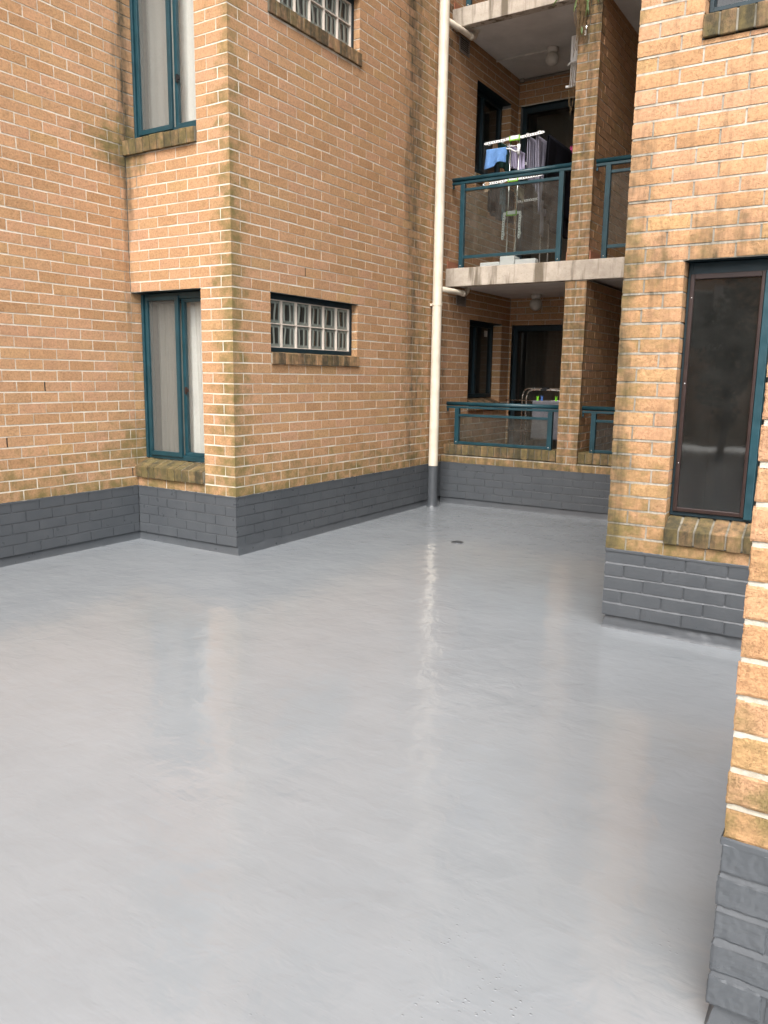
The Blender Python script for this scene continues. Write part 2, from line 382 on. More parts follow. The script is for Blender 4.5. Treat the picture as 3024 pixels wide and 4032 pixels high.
def brick(mb, O, U, N, u0, u1, z0, z1, p, mi, m0, m1, res, rough, d=.013):
    """one brick: a front grid and a skirt running back into the wall; m0/m1: mitred ends"""
    nx, nz = res if res else (1, 1)
    tr = rnd.random(); b = len(mb.v); Nn = N
    for j in range(nz+1):
        for i in range(nx+1):
            fu, fz = i/nx, j/nz
            u, z, q = u0+(u1-u0)*fu, z0+(z1-z0)*fz, p
            ed = (i in (0, nx)) + (j in (0, nz))
            if rough:
                P = O+U*u+Vector((0, 0, z))
                a = mnoise.noise(P*28); c2 = mnoise.noise(P*75+Vector((3, 7, 1)))
                q += rough*(a*.9+c2*.7)-(rough*.9 if ed else 0)
                if ed:
                    if i == 0: u += rough*abs(c2)*1.3
                    if i == nx: u -= rough*abs(c2)*1.3
                    if j == 0: z += rough*abs(a)*.9
                    if j == nz: z -= rough*abs(a)*.9
            else:
                if not ((i == 0 and m0) or (i == nx and m1)): u += rnd.uniform(-.0022, .0022)
                z += rnd.uniform(-.0014, .0014)
            P = O+U*u+Nn*q; P.z = z
            mb.v.append(tuple(P))
    def add(ids):
        mb.f.append(ids); mb.mi.append(mi)
        mb.c.append([(tr, moss_at(mb.v[k]), stain_at(mb.v[k])) for k in ids])
    for j in range(nz):
        for i in range(nx):
            a = b+j*(nx+1)+i; add((a, a+1, a+nx+2, a+nx+1))
    ring = [b+i for i in range(nx+1)]+[b+j*(nx+1)+nx for j in range(1, nz+1)]+[b+nz*(nx+1)+i for i in range(nx-1, -1, -1)]+[b+j*(nx+1) for j in range(nz-1, 0, -1)]
    back = []
    for k in ring:
        P = Vector(mb.v[k])-Nn*d; i = (k-b) % (nx+1)
        if i == 0 and m0: P += U*(d+.002)
        if i == nx and m1: P -= U*(d+.002)
        back.append(len(mb.v)); mb.v.append(tuple(P))
    n = len(ring)
    for k in range(n): add((ring[k], back[k], back[(k+1) % n], ring[(k+1) % n]))
    mb.tone = True

def brick_face(mb, O, U, N, ua, ub, rows, zf, joint, holes=(), ends=('flat', 'flat'), seeds=(0, 0), which=(0, 0), amp=.001,
               pitch=.24, mi=0, mmi=1, md=.006, res=None, rough=0, jit=.0012, hmi=None, lip=.0012):
    """running bond between ua and ub along U. joint(r): position of one perpend in row r. holes: (u0,u1,z0,z1)."""
    O, U, N = Vector(O), Vector(U), Vector(N)
    for r in rows:
        z0, z1 = zf(r)+.0055, zf(r+1)-.0055
        spans = [(ua, ub)]
        part = []
        for h in holes:
            if z1 > h[2]+.004 and z0 < h[3]-.004:
                a, b = max(h[0], ua), min(h[1], ub)
                if h[2]-z0 > .018: part.append((a, b, z0, h[2]-.003))
                if z1-h[3] > .018: part.append((a, b, h[3]+.003, z1))
                nsp = []
                for a, b in spans:
                    if h[1] <= a or h[0] >= b: nsp.append((a, b)); continue
                    if h[0] > a+.02: nsp.append((a, h[0]))
                    if h[1] < b-.02: nsp.append((h[1], b))
                spans = nsp
        j0 = joint(r)
        slope = md*.96
        for a, b in spans:                                             # weathered (sloping) bed joint over this course
            aa = a+(.004 if a == ua and ends[0] == 'mitre' else 0); bb = b-(.004 if b == ub and ends[1] == 'mitre' else 0)
            n = max(1, int((bb-aa)/.3)); zt = zf(r+1)+.006; zl = z1-.003
            for k in range(n):
                e0, e1 = aa+(bb-aa)*k/n, aa+(bb-aa)*(k+1)/n; pts = []
                for u, z, o in ((e0, zl, lip), (e1, zl, lip), (e1, zt, slope), (e0, zt, slope)):
                    P = O+U*u-N*o; P.z = z; pts.append(tuple(P))
                mb.quad(pts, mmi, [(.5, moss_at(q), stain_at(q)) for q in pts])
        for a, b, q0, q1 in part:
            k = a
            while k < b-.02: brick(mb, O, U, N, k+.004, min(b, k+pitch)-.004, q0, q1, 0, mi, False, False, None, 0); k += pitch
        for a, b in spans:
            k = math.ceil((a-j0+.03)/pitch); cuts = [a]
            while j0+k*pitch < b-.03: cuts.append(j0+k*pitch+rnd.uniform(-.005, .005)); k += 1
            cuts.append(b)
            for i in range(len(cuts)-1):
                e0, e1 = cuts[i], cuts[i+1]
                m0 = m1 = False; p = rnd.uniform(-jit, jit)
                if i == 0:
                    if a == ua:
                        if ends[0] == 'mitre':
                            cj = corner(seeds[0], r, amp); p = cj[which[0]]; e0 -= cj[1-which[0]]; m0 = True
                        else: e0 += .004
                    else: m0 = True; p = 0
                else: e0 += .005
                if i == len(cuts)-2:
                    if b == ub:
                        if ends[1] == 'mitre':
                            cj = corner(seeds[1], r, amp); p = cj[which[1]]; e1 += cj[1-which[1]]; m1 = True
                        else: e1 -= .004
                    else: m1 = True; p = 0
                else: e1 -= .005
                zz = rnd.uniform(-.0016, .0016)
                if hmi is not None and i > 0 and rnd.random() < .006:      # lost mortar: a flat dark quad paints the shade of the gap
                    pts = []
                    for u, z in ((e0-.010, z0), (e0, z0), (e0, z1), (e0-.010, z1)):
                        P = O+U*u+N*.0004; P.z = z; pts.append(tuple(P))
                    mb.quad(pts, hmi)
                brick(mb, O, U, N, e0, e1, z0+zz, z1+zz, p, mi, m0, m1, res, rough)
    # mortar bed behind
    us = {ua+(md if ends[0] == 'mitre' else 0), ub-(md if ends[1] == 'mitre' else 0)}; zs = {zf(rows[0]), zf(rows[-1]+1)}
    lo, hi = min(us), max(us); zl, zh = min(zs), max(zs)
    n = max(1, int((hi-lo)/.3)); us |= {lo+(hi-lo)*i/n for i in range(1, n)}
    n = max(1, int((zh-zl)/.35)); zs |= {zl+(zh-zl)*i/n for i in range(1, n)}
    for h in holes:
        us |= {u for u in (h[0]-md, h[1]+md) if lo < u < hi}; zs |= {z for z in (h[2], h[3]) if zl < z < zh}
    us, zs = sorted(us), sorted(zs)
    for a, b in zip(us, us[1:]):
        for c, e in zip(zs, zs[1:]):
            um, zm = (a+b)/2, (c+e)/2
            if any(h[0]-md < um < h[1]+md and h[2] < zm < h[3] for h in holes): continue
            pts = []
            for u, z in ((a, c), (b, c), (b, e), (a, e)):
                P = O+U*u-N*md; P.z = z; pts.append(tuple(P))
            mb.quad(pts, mmi, [(.5, moss_at(p), stain_at(p)) for p in pts])
    mb.tone = True

def sill_row(mb, axis, a0, a1, n, prof, moss=.6, mi=0, mmi=1, gap=.009, wob=.003):
    """bricks on edge side by side along an axis; prof: 2-D outline in the other two axes"""
    st = (a1-a0)/n
    for i in range(n):
        t = rnd.random(); pr = [(p+rnd.uniform(-wob, wob), q+rnd.uniform(-wob, wob)) for p, q in prof]
        mb.prism(pr, axis, a0+i*st+gap/2, a0+(i+1)*st-gap/2, mi, (t, moss+rnd.uniform(-.15, .15), .60+rnd.uniform(-.12, .1)))
    cxm = sum(p for p, q in prof)/len(prof); czm = sum(q for p, q in prof)/len(prof)
    mb.prism([(cxm+(p-cxm)*.90, czm+(q-czm)*.93) for p, q in prof], axis, a0+.003, a1-.003, mmi, (.5, moss, .48))

def cove(mb, pts, nrms, amp=1.0):
    """lumpy membrane upturn along a run of plan points; nrm_pairs: outward normal per segment"""
    for si, ((p, q), nrm) in enumerate(zip(zip(pts, pts[1:]), nrms)):
        p, q, nv = Vector((*p, 0)), Vector((*q, 0)), Vector((*nrm, 0)); L = (q-p).length; n = max(2, int(L/.018)); d = (q-p)/L
        prof = [(.095, -.020), (.074, -.019), (.062, -.018), (.047, -.013), (.024, -.009), (.006, -.004), (-.004, .004)]
        b = len(mb.v); m = len(prof); V3 = lambda a: Vector((*a, 0))
        k0 = V3(nrms[si-1]).dot(d) if si else 0; k1 = V3(nrms[si+1]).dot(d) if si+1 < len(nrms) else 0
        for i in range(n+1):
            for z, o in prof:
                P = p+d*(o*k0+(L+o*k1-o*k0)*i/n)
                nn = mnoise.noise(Vector((P.x*6, P.y*6, z*12))); n2 = mnoise.noise(Vector((P.x*24+5, P.y*24, z*30)))
                edge = min(1, i/3, (n-i)/3)
                k = edge if .005 < z < .09 else (.4 if z <= .005 else 0)
                oo = o+k*amp*(nn*.006+n2*.003); zz = z+(k if z > .03 else 0)*amp*(nn*.010+n2*.007)
                e = 0.0
                mb.v.append(tuple(P+nv*oo+Vector((0, 0, zz))))
        for i in range(n):
            for k in range(m-1):
                a = b+i*m+k; mb.f.append((a, a+1, a+m+1, a+m)); mb.mi.append(0); mb.c.append([(.5, 0, 0)]*4)

def cut_line(mb, runs, proud=.0022, mi=0):
    """wavering brushed top edge of the paint on the first bed joint"""
    for (p, q), nrm in runs:
        p, q, nv = Vector((*p, 0)), Vector((*q, 0)), Vector((*nrm, 0)); L = (q-p).length; n = max(2, int(L/.02)); b = len(mb.v)
        for i in range(n+1):
            P = p+(q-p)*(i/n)
            a = mnoise.noise(P*5); c = mnoise.noise(P*23+Vector((4, 1, 8))); d = max(0, mnoise.noise(P*60)-.25)
            top = Z0+.003+.004*a+.004*c+.014*d
            for z, o in ((Z0-.012, proud), (top-.002, proud), (top, proud*.3)): mb.v.append(tuple(P+nv*o+Vector((0, 0, z))))
        for i in range(n):
            for k in range(2):
                a = b+i*3+k; mb.f.append((a, a+1, a+4, a+3)); mb.mi.append(mi); mb.c.append([(.5, 0, 0)]*4)

# ================================================================ SETTING: floor
mb = MB()
mb.quad([(-60, -60, 0), (60, -60, 0), (60, 60, 0), (-60, 60, 0)])
fl = mb.build('floor', M['floor']); tag(fl, 'freshly painted glossy light grey deck floor', 'floor', kind='structure')

# ================================================================ LEFT WING
wing = thing('apartment_wing', 'tan brick apartment wing on the left with a projecting corner and glass block windows', 'building', (XA, YB, 0))
PB = (XA, -4.88)                       # lower and upper window opening on the short return wall
WB = [(PB[0], PB[1], .586, zk(20)), (PB[0], PB[1], zk(33), zk(52)), (PB[0], PB[1], zk(65), zk(84))]
GB = [(5.289, 6.609, zk(13), zk(20)), (5.289, 6.609, zk(45)+.015, zk(52)), (5.289, 6.609, zk(77), zk(84))]
IW = [(9.11, 10.10, 1.10, 2.24), (9.11, 10.12, 3.90, 5.04)]
top_rows = range(0, 156); pr = range(-5, 0)
wall = MB(); base = MB()
jA = lambda r: YB-.06 if r % 2 else YB-.18
jB = lambda r: XC+.005-.24 if r % 2 else XC-.115
jC = lambda r: YB+.115 if r % 2 else YB+.235
for mbx, rows, kw in ((wall, top_rows, dict(md=.0032, hmi=3)), (base, pr, dict(md=.0055, mmi=0))):
    brick_face(mbx, (XA, 0, 0), (0, 1, 0), (1, 0, 0), 1.0, YB, rows, zk, jA, ends=('flat', 'flat'), **kw)
    brick_face(mbx, (0, YB, 0), (1, 0, 0), (0, -1, 0), XA, XC, rows, zk, jB, holes=WB, ends=('flat', 'mitre'), seeds=(0, 11), which=(0, 0), **kw)
    brick_face(mbx, (XC, 0, 0), (0, 1, 0), (1, 0, 0), YB, YG, rows, zk, jC, holes=GB+IW, ends=('mitre', 'flat'), seeds=(11, 0), which=(1, 0), **kw)
# far stretch of the left wall, behind the camera, in larger panels of the same bricks
brick_face(wall, (XA, 0, 0), (0, 1, 0), (1, 0, 0), -6.0, 1.0, range(0, 156), zk, jA)
brick_face(base, (XA, 0, 0), (0, 1, 0), (1, 0, 0), -6.0, 1.0, pr, zk, jA, md=.0035, mmi=0)
# window reveals
def jamb(mb, O, U, N, depth, z0, z1, zf=zk, mi=0, mmi=1, **kw):
    ks = [k for k in range(-5, 100) if zf(k)+.03 > z0 and zf(k+1)-.03 < z1]
    brick_face(mb, O, U, N, 0, depth, ks, zf, lambda r: 5.0, ends=('flat', 'flat'), mi=mi, mmi=mmi, jit=.0006, **kw)
for h in WB:
    jamb(wall, (PB[1], YB+.001, 0), (0, 1, 0), (-1, 0, 0), .20, h[2], h[3])          # right jamb, faces left
    jamb(wall, (XA, YB+.001, 0), (0, 1, 0), (1, 0, 0), .20, h[2], h[3])               # left: the long wall carries on
    wall.quad([(XA, YB-.004, h[3]), (PB[1]+.01, YB-.004, h[3]), (PB[1]+.01, YB+.25, h[3]), (XA, YB+.25, h[3])], 2)
for h in GB+IW:
    jamb(wall, (XC-.001, h[1], 0), (-1, 0, 0), (0, -1, 0), .20, h[2], h[3])
    jamb(wall, (XC-.001, h[0], 0), (-1, 0, 0), (0, 1, 0), .20, h[2], h[3])
    wall.quad([(XC+.004, h[0]-.01, h[3]), (XC-.25, h[0]-.01, h[3]), (XC-.25, h[1]+.01, h[3]), (XC+.004, h[1]+.01, h[3])], 2)
wall.build('brick_wall', [M['brick'], M['mortar'], M['teal_dark'], M['hole']], wing)
cv = MB(); cove(cv, [(XA, -6), (XA, YB), (XC+.02, YB), (XC+.0, YD)], [(1, 0), (0, -1), (1, 0)], .8); cv.build('membrane_upturn', M['paint'], wing, smooth=True)
cut_line(base, [(((XA, -6), (XA, YB)), (1, 0)), (((XA, YB), (XC, YB)), (0, -1)), (((XC, YB), (XC, YD)), (1, 0))])
base.build('painted_base', M['paint'], wing, bevel=0)
# roof cap + back, so the rooms stay dark
mb = MB(); mb.box(XA-6, XC-.02, YB+.03, YG+3, TOP-.25, TOP); mb.box(XA-6, XA-.02, -6, YB+.02, TOP-.25, TOP); mb.build('roof', M['roof'], wing)
mb = MB(); mb.box(XA-6, XA-5.9, -6, YG+3, 0, TOP-.26); mb.box(XA-6, XC-.02, YG+2.9, YG+3, 0, TOP-.26); mb.box(XA-5.9, XA-.02, -6, -5.9, 0, TOP-.26); mb.build('rear_wall', M['roof'], wing)

def room(mb, x0, x1, y0, y1, z0, z1, openface):
    sk = {'-y': 'f', '+x': 'r'}[openface]
    mb.box(x0, x1, y0, y1, z0, z1, 0, skip=sk)
def lining(*a):
    m = MB(); room(m, *a[:-1]); m.build('room_interior', M['room'], a[-1])
for z0, z1 in ((.50, 2.45), (3.28, 5.2)): lining(XA+.03, XC-.32, YB+.21, YB+2.2, z0, z1, '-y', wing)
for h in IW: lining(XC-2.2, XC-.21, h[0]-.2, h[1]+.2, h[2]-.1, h[3]+.15, '+x', wing)

def rect_frame(mb, ax, d0, d1, a0, a1, z0, z1, w, mi=0):
    """rectangular frame in the plane normal to ax ('y' or 'x')"""
    wl, wr, wb, wt = w if isinstance(w, tuple) else (w,)*4
    def bx(p0, p1, q0, q1):
        if ax == 'y': mb.box(p0, p1, d0, d1, q0, q1, mi)
        else: mb.box(d0, d1, p0, p1, q0, q1, mi)
    bx(a0, a0+wl, z0, z1); bx(a1-wr, a1, z0, z1); bx(a0+wl, a1-wr, z0, z0+wb); bx(a0+wl, a1-wr, z1-wt, z1)

def pane_quad(ax, d, a0, a1, z0, z1, flip=False):
    mb = MB()
    if ax == 'y': mb.quad([(a0, d, z0), (a1, d, z0), (a1, d, z1), (a0, d, z1)])
    else: mb.quad([(d, a0, z0), (d, a1, z0), (d, a1, z1), (d, a0, z1)])
    return mb

def tall_window(z0, z1, up):
    """teal two-light slider in the return wall"""
    y = YB+.118; m = MB()
    rect_frame(m, 'y', y, y+.075, XA+.012, PB[1]-.004, z0, z1, (.050, .03, .045, .05))
    m.box(XA+.014, XA+.040, y-.022, y-.001, z0+.004, z1-.004)             # outer jamb flange
    fr = m.build('window', M['teal'], wing, bevel=.003)
    s = MB(); xm = -5.262
    rect_frame(s, 'y', y-.016, y+.010, XA+.063, xm, z0+.030, z1-.025, (.030, .040, .040, .035))
    sub(s, 'screen_frame', M['teal'], fr, bevel=.002)
    s = MB(); rect_frame(s, 'y', y+.022, y+.055, xm+.001, PB[1]-.034, z0+.046, z1-.051, (.036, .02, .030, .03)); sub(s, 'sash', M['teal'], fr, bevel=.002)
    sub(pane_quad('y', y+.005, XA+.090, xm-.036, z0+.066, z1-.056), 'fly_screen', M['screen'], fr)
    sub(pane_quad('y', y+.058, XA+.064, xm-.002, z0+.046, z1-.051), 'pane', M['glass'], fr)
    sub(pane_quad('y', y+.040, xm+.038, PB[1]-.056, z0+.078, z1-.083), 'pane', M['glass'], fr)
    l = MB(); zz = z0+(.62 if not up else .42); l.box(xm+.030, xm+.052, y+.004, y+.021, zz-.03, zz+.035); l.box(xm+.040, xm+.075, y+.008, y+.018, zz-.012, zz+.020)
    sub(l, 'latch', M['black'] if up else M['brown'], fr, bevel=.003)
    return fr
tall_window(.752, zk(20)-.006, False); tall_window(3.505, zk(52)-.006, True)
for z0, z1, zt in ((.586, .690, .748), (zk(33)+.002, 3.468, 3.502)):
    s = MB(); sill_row(s, 0, XA+.002, PB[1]+.004, 10, [(YB-.034, z0), (YB-.040, z1), (YB+.128, zt), (YB+.135, z0+.02)], .78)
    s.build('window_sill', [M['sill'], M['mortar_near']], wing, bevel=.004)

def block_window(z0, z1, zs, wave_rows=2):
    x = XC-.088; h = z1-z0; m = MB(); y0, y1 = 5.295, 6.603
    rect_frame(m, 'x', x-.05, x+.022, y0, y1, z0, z1, (.030, .030, .040, .042))
    fr = m.build('glass_block_window', M['teal_dark'], wing, bevel=.002)
    ya, yb, za, zb = y0+.032, y1-.032, z0+.042, z1-.044
    nc, nr = 6, 2; py, pz = (yb-ya)/nc, (zb-za)/nr; g = MB(); bl = MB(); j = .009
    for i in range(nc+1): g.box(x-.02, x+.012, ya+i*py-j/2-(0 if i else 0), ya+i*py+j/2, za, zb)
    for k in range(nr+1):
        for i in range(nc): g.box(x-.02, x+.0115, ya+i*py+j/2, ya+(i+1)*py-j/2, za+k*pz-j/2, za+k*pz+j/2)
    sub(g, 'grout', M['grout'], fr)
    for k in range(nr):
        for i in range(nc):
            a0, a1, c0, c1 = ya+i*py+j/2, ya+(i+1)*py-j/2, za+k*pz+j/2, za+(k+1)*pz-j/2; q = rnd.random()
            N = 8
            for jj in range(N):
                for ii in range(N):
                    pts, cs = [], []
                    for du, dv in ((0, 0), (1, 0), (1, 1), (0, 1)):
                        u, v = (ii+du)/N, (jj+dv)/N
                        e = min(u, 1-u, v, 1-v); dep = .010*sstep(0, .14, e)-.012
                        pts.append((x+dep, a0+(a1-a0)*u, c0+(c1-c0)*v)); cs.append((u, v, q))
                    bl.quad(pts, 0, cs)
    sub(bl, 'pane', M['block'], fr, smooth=True)
    return fr
block_window(1.722, zk(20)-.004, 0); block_window(4.53, zk(52)-.004, 0)
for z0, z1, zt in ((1.617, 1.712, 1.726), (4.405, 4.515, 4.53)):
    s = MB(); sill_row(s, 1, 5.289, 6.625, 15, [(XC+.022, z0), (XC+.020, z1), (XC-.10, zt), (XC-.10, z0+.01)], .45, gap=.008)
    s.build('window_sill', [M['sill'], M['mortar_near']], wing, bevel=.003)
# windows of the wing that open onto the balconies
for i, h in enumerate(IW):
    x = XC-.125; m = MB(); zb = h[2]+.16
    rect_frame(m, 'x', x-.06, x, h[0]+.004, h[1]-.004, zb, h[3]-.004, .05)
    m.box(x-.05, x-.004, 9.55, 9.60, zb+.05, h[3]-.054)
    fr = m.build('window', M['teal_dark'], wing, bevel=.002)
    sub(pane_quad('x', x-.04, h[0]+.054, 9.55, zb+.05, h[3]-.054), 'pane', M['glass_dark'], fr)
    sub(pane_quad('x', x-.03, 9.60, h[1]-.054, zb+.05, h[3]-.054), 'pane', M['glass_dark'], fr)
    if i == 0:
        k = MB(); k.box(x-.024, x-.022, 9.86, 9.95, 2.07, 2.15); sub(k, 'sticker', M['pale'], fr)
    s = MB(); sill_row(s, 1, h[0]-.005, h[1]+.005, 12, [(XC+.03, h[2]), (XC+.022, h[2]+.09), (XC-.16, zb-.004), (XC-.16, h[2]+.02)], .25)
    s.build('window_sill', [M['sill'], M['mortar_near']], wing, bevel=.003)

# curtains
def curtain(x0, x1, y, z0, z1, folds, amp, mat, label, seed, name='curtain'):
    q = random.Random(seed); ph = [q.uniform(0, 6.28) for _ in range(4)]
    def fn(u, v):
        x = x0+(x1-x0)*u
        o = amp*(math.sin(u*folds*6.283+ph[0]+.4*math.sin(v*3+ph[1]))+.5*math.sin(u*folds*2.3*6.283+ph[2]+v))*(1-.35*v)
        return (x+.012*math.sin(v*4+ph[3])*(1-v), y+o, z0+(z1-z0)*v)
    m = MB(); m.grid(fn, 70, 24); o = m.build(name, mat, smooth=True); tag(o, label, 'curtain'); return o
cw, cg = curtain_mat('white_curtain', (.78, .75, .70), .3), curtain_mat('grey_curtain', (.50, .47, .42), .3)
curtain(-5.70, -5.38, YB+.255, .62, 2.14, 3, .022, cg, 'greyish curtain behind the left screened pane of the lower tall window', 3)
curtain(-5.29, -4.86, YB+.240, .60, 2.16, 3, .018, cw, 'white gathered curtain behind the right pane of the lower tall window', 5)
curtain(-5.70, -4.86, YB+.240, 3.42, 5.05, 4, .010, cw, 'white sheer curtain filling the upper tall window', 8)

# ================================================================ BALCONY BLOCK
blk = thing('balcony_block', 'brick balcony block at the far end with a central pillar and weathered pale slab edges', 'building', ((XC+XE)/2, YD, 0))
PX0, PX1 = -3.06, -2.82
low = MB(); lb = MB()
jD = lambda r: XC+.12 if r % 2 else XC+.24
brick_face(lb, (0, YD, 0), (1, 0, 0), (0, -1, 0), XC, XE, pr, zk, jD, md=.007, mmi=0)
brick_face(low, (0, YD, 0), (1, 0, 0), (0, -1, 0), XC, PX0, range(0, 1), zk, jD, ends=('flat', 'mitre'), seeds=(0, 21))
brick_face(low, (0, YD, 0), (1, 0, 0), (0, -1, 0), PX1, XE, range(0, 1), zk, jD, ends=('mitre', 'flat'), seeds=(22, 0))
low.box(XC+.01, PX0-.005, YD+.03, YD+.225, .02, zk(1), 1); low.box(PX1+.005, XE, YD+.03, YD+.225, .02, zk(1), 1)
low.build('low_wall', [M['brick'], M['mortar']], blk)
cv = MB(); cove(cv, [(XC, YD), (XE, YD)], [(0, -1)], .4); cv.build('membrane_upturn', M['paint'], blk, smooth=True); cut_line(lb, [(((XC, YD), (XE, YD)), (0, -1))]); lb.build('painted_base', M['paint'], blk)
for a0, a1, n in ((XC+.03, PX0-.006, 17), (PX1+.006, XE-.01, 17)):
    s = MB(); sill_row(s, 0, a0, a1, n, [(YD+.002, .602), (YD, .722), (YD+.225, .726), (YD+.225, .602)], .72, gap=.009)
    s.build('coping', [M['sill'], M['mortar_near']], blk, bevel=.003)
FA = [(zk(-5)+.43, 0)]
def pjoint(r): return PX0+.12 if r % 2 else PX0+.24
for ra, rb in ((0, 24), (26, 57), (58, 150)):
    rows = range(ra, rb); pil = MB()
    brick_face(pil, (0, YD, 0), (1, 0, 0), (0, -1, 0), PX0, PX1, rows, zk, pjoint, ends=('mitre', 'mitre'), seeds=(31, 32), which=(0, 0), amp=.003, res=(4, 2), rough=.0012)
    pil.build('pillar', [M['brick'], M['mortar']], blk)
jW = lambda r: YD+.12 if r % 2 else YD+.235
for ra, rb in ((0, 24), (26, 57), (58, 150)):
    bl = MB(); br = MB()
    brick_face(bl, (PX1, 0, 0), (0, 1, 0), (1, 0, 0), YD, YG, range(ra, rb), zk, jW, ends=('mitre', 'flat'), seeds=(32, 0), which=(1, 0), amp=.003)
    brick_face(br, (PX0, YG+YD, 0), (0, -1, 0), (-1, 0, 0), YD, YG, range(ra, rb), zk, lambda r: jW(r)+.05, ends=('flat', 'mitre'), seeds=(0, 31), which=(0, 1), amp=.003)
    bl.build('party_wall', [M['brick'], M['mortar']], blk); br.build('party_wall', [M['brick'], M['mortar']], blk)
# rear wall with sliding doors
DR = [(-4.495, -3.10, -.1, 2.24), (-4.495, -3.10, 2.75, 5.07), (-2.60, XE-.1, -.1, 2.25), (-2.60, XE-.1, 2.75, 5.07)]
rw = MB()
brick_face(rw, (0, YG, 0), (1, 0, 0), (0, -1, 0), XC, XE, range(-5, 152), zk, lambda r: XC+.1 if r % 2 else XC+.22, holes=DR)
for h in DR: rw.quad([(h[0], YG-.004, h[3]), (h[1], YG-.004, h[3]), (h[1], YG+.2, h[3]), (h[0], YG+.2, h[3])], 2)
rw.build('rear_wall', [M['brick'], M['mortar'], M['teal_dark']], blk)
for i, h in enumerate(DR):
    z0 = .05 if i % 2 == 0 else 2.80; m = MB(); y = YG+.06
    rect_frame(m, 'y', y, y+.09, h[0]+.004, h[1]-.004, z0, h[3]-.004, (.055, .055, .06, .07))
    m.box((h[0]+h[1])/2+.02, (h[0]+h[1])/2+.08, y+.02, y+.08, z0+.06, h[3]-.075)
    fr = m.build('sliding_door', M['teal_dark'], blk, bevel=.003)
    xm = (h[0]+h[1])/2+.02
    sub(pane_quad('y', y+.03, h[0]+.06, xm, z0+.06, h[3]-.075), 'pane', M['glass_dark'], fr)
    sub(pane_quad('y', y+.05, xm+.06, h[1]-.06, z0+.06, h[3]-.075), 'pane', M['glass_dark'], fr)
for h in DR: lining(h[0]-.05, h[1]+.05, YG+.2, YG+3, h[2]+.12, h[3]+.1, '-y', blk)
curtain(-4.40, -3.14, YG+.33, .1, 2.2, 6, .03, curtain_mat('brown_grey_curtain', (.33, .28, .24), .2), 'dim brownish curtain hanging behind the ground balcony sliding door', 12)
curtain(-4.40, -3.14, YG+.33, 2.85, 5.02, 5, .012, curtain_mat('taupe_blind', (.36, .31, .26), .2), 'taupe drape behind the upper balcony sliding door', 14)
# slabs
for zb, zt, zc in ((2.570, 2.777, 2.602), (5.362, 5.556, 5.408), (8.15, 8.35, 8.19)):
    m = MB(); m.box(XC+.006, XE, YD-.014, YD+.10, zb, zt, 0); m.box(XC+.006, XE, YD+.10, YG, zc, zt-.012, 1)
    m.build('balcony_slab', [M['slab'], M['soffit']], blk, bevel=.006)
m = MB(); m.box(XC+.006, XE, YD+.23, YG, .004, .03); m.build('balcony_floor', M['tile'], blk)
for z in (2.777, 5.556):
    for xa, xb in ((XC+.003, XC+.016), (PX0-.014, PX0-.002), (PX1+.002, PX1+.014)):
        m = MB(); m.box(xa, xb, YD+.02, YG-.01, z-.01, z+.092); m.build('skirting_tile', M['tile'], blk, bevel=.002)
m = MB(); m.box(XC, XE, YG+.02, YG+3.4, TOP-.3, TOP); m.box(XC, XE, YG+3.1, YG+3.4, 0, TOP-.31); m.box(XC-.0, XE, YD, YG+.02, TOP-.3, TOP-.001); m.build('roof', M['roof'], blk)

# ================================================================ RIGHT WING
rwing = thing('apartment_wing', 'tan brick wing close on the right with a dark screened window above its painted base', 'building', (XE, YE, 0))
XR, WX = 3.2, -0.165
WE = [(-1.024, WX, .575, 2.186), (-1.024, WX, 3.313, zke(54)), (-1.024, WX, 6.0, 7.6)]
ew = MB(); eb = MB(); pe = .2365
jE = lambda r: XE+.236 if r % 2 else XE+.118
jS = lambda r: XE+.12 if r % 2 else XE+.235
hi = dict(res=(8, 3), rough=.0016)
for mbx, rows, kw in ((ew, range(0, 160), dict(md=.0055, hmi=4)), (eb, pr, dict(md=.008, mmi=0))):
    vis = [r for r in rows if r < 44]; far = [r for r in rows if r >= 44]
    for rr, q in ((vis, hi), (far, {})):
        if not rr: continue
        brick_face(mbx, (0, YE, 0), (1, 0, 0), (0, -1, 0), XE, XR, rr, zke, jE, holes=WE, ends=('mitre', 'flat'), seeds=(41, 0), which=(0, 0), amp=.0035, pitch=pe, **kw, **q)
    brick_face(mbx, (XE, YE+YD, 0), (0, -1, 0), (-1, 0, 0), YE, YD, rows, zke, lambda r: YD-(.12 if r % 2 else .235), ends=('flat', 'mitre'), seeds=(0, 41), which=(0, 1), amp=.0035, pitch=pe, **kw)
for h in WE:
    jamb(ew, (h[0], YE+.001, 0), (0, 1, 0), (1, 0, 0), .20, h[2], h[3], zke)
    jamb(ew, (WX, YE+.001, 0), (0, 1, 0), (-1, 0, 0), .20, h[2], h[3], zke)
    ew.quad([(h[0]-.01, YE-.004, h[3]), (WX+.01, YE-.004, h[3]), (WX+.01, YE+.25, h[3]), (h[0]-.01, YE+.25, h[3])], 3)
ew.build('brick_wall', [M['brick'], M['mortar_near'], M['brick'], M['teal_dark'], M['hole']], rwing)
cv = MB(); cove(cv, [(XE, YD), (XE, YE), (XR, YE)], [(-1, 0), (0, -1)], .8); cv.build('membrane_upturn', M['paint'], rwing, smooth=True)
cut_line(eb, [(((XE, YD), (XE, YE)), (-1, 0)), (((XE, YE), (XR, YE)), (0, -1))], .002); eb.build('painted_base', M['paint'], rwing)
mb = MB(); mb.box(XE+.02, 3.2, YE+.03, YD+3, TOP-.25, TOP); mb.build('roof', M['roof'], rwing)
mb = MB(); mb.box(3.1, 3.2, YE+.03, YD+3, 0, TOP-.26); mb.box(XE+.02, 3.1, YD+2.9, YD+3, 0, TOP-.26); mb.box(XE+.02, XE+.04, YD+.02, YD+2.9, 0, TOP-.26); mb.build('rear_wall', M['roof'], rwing)
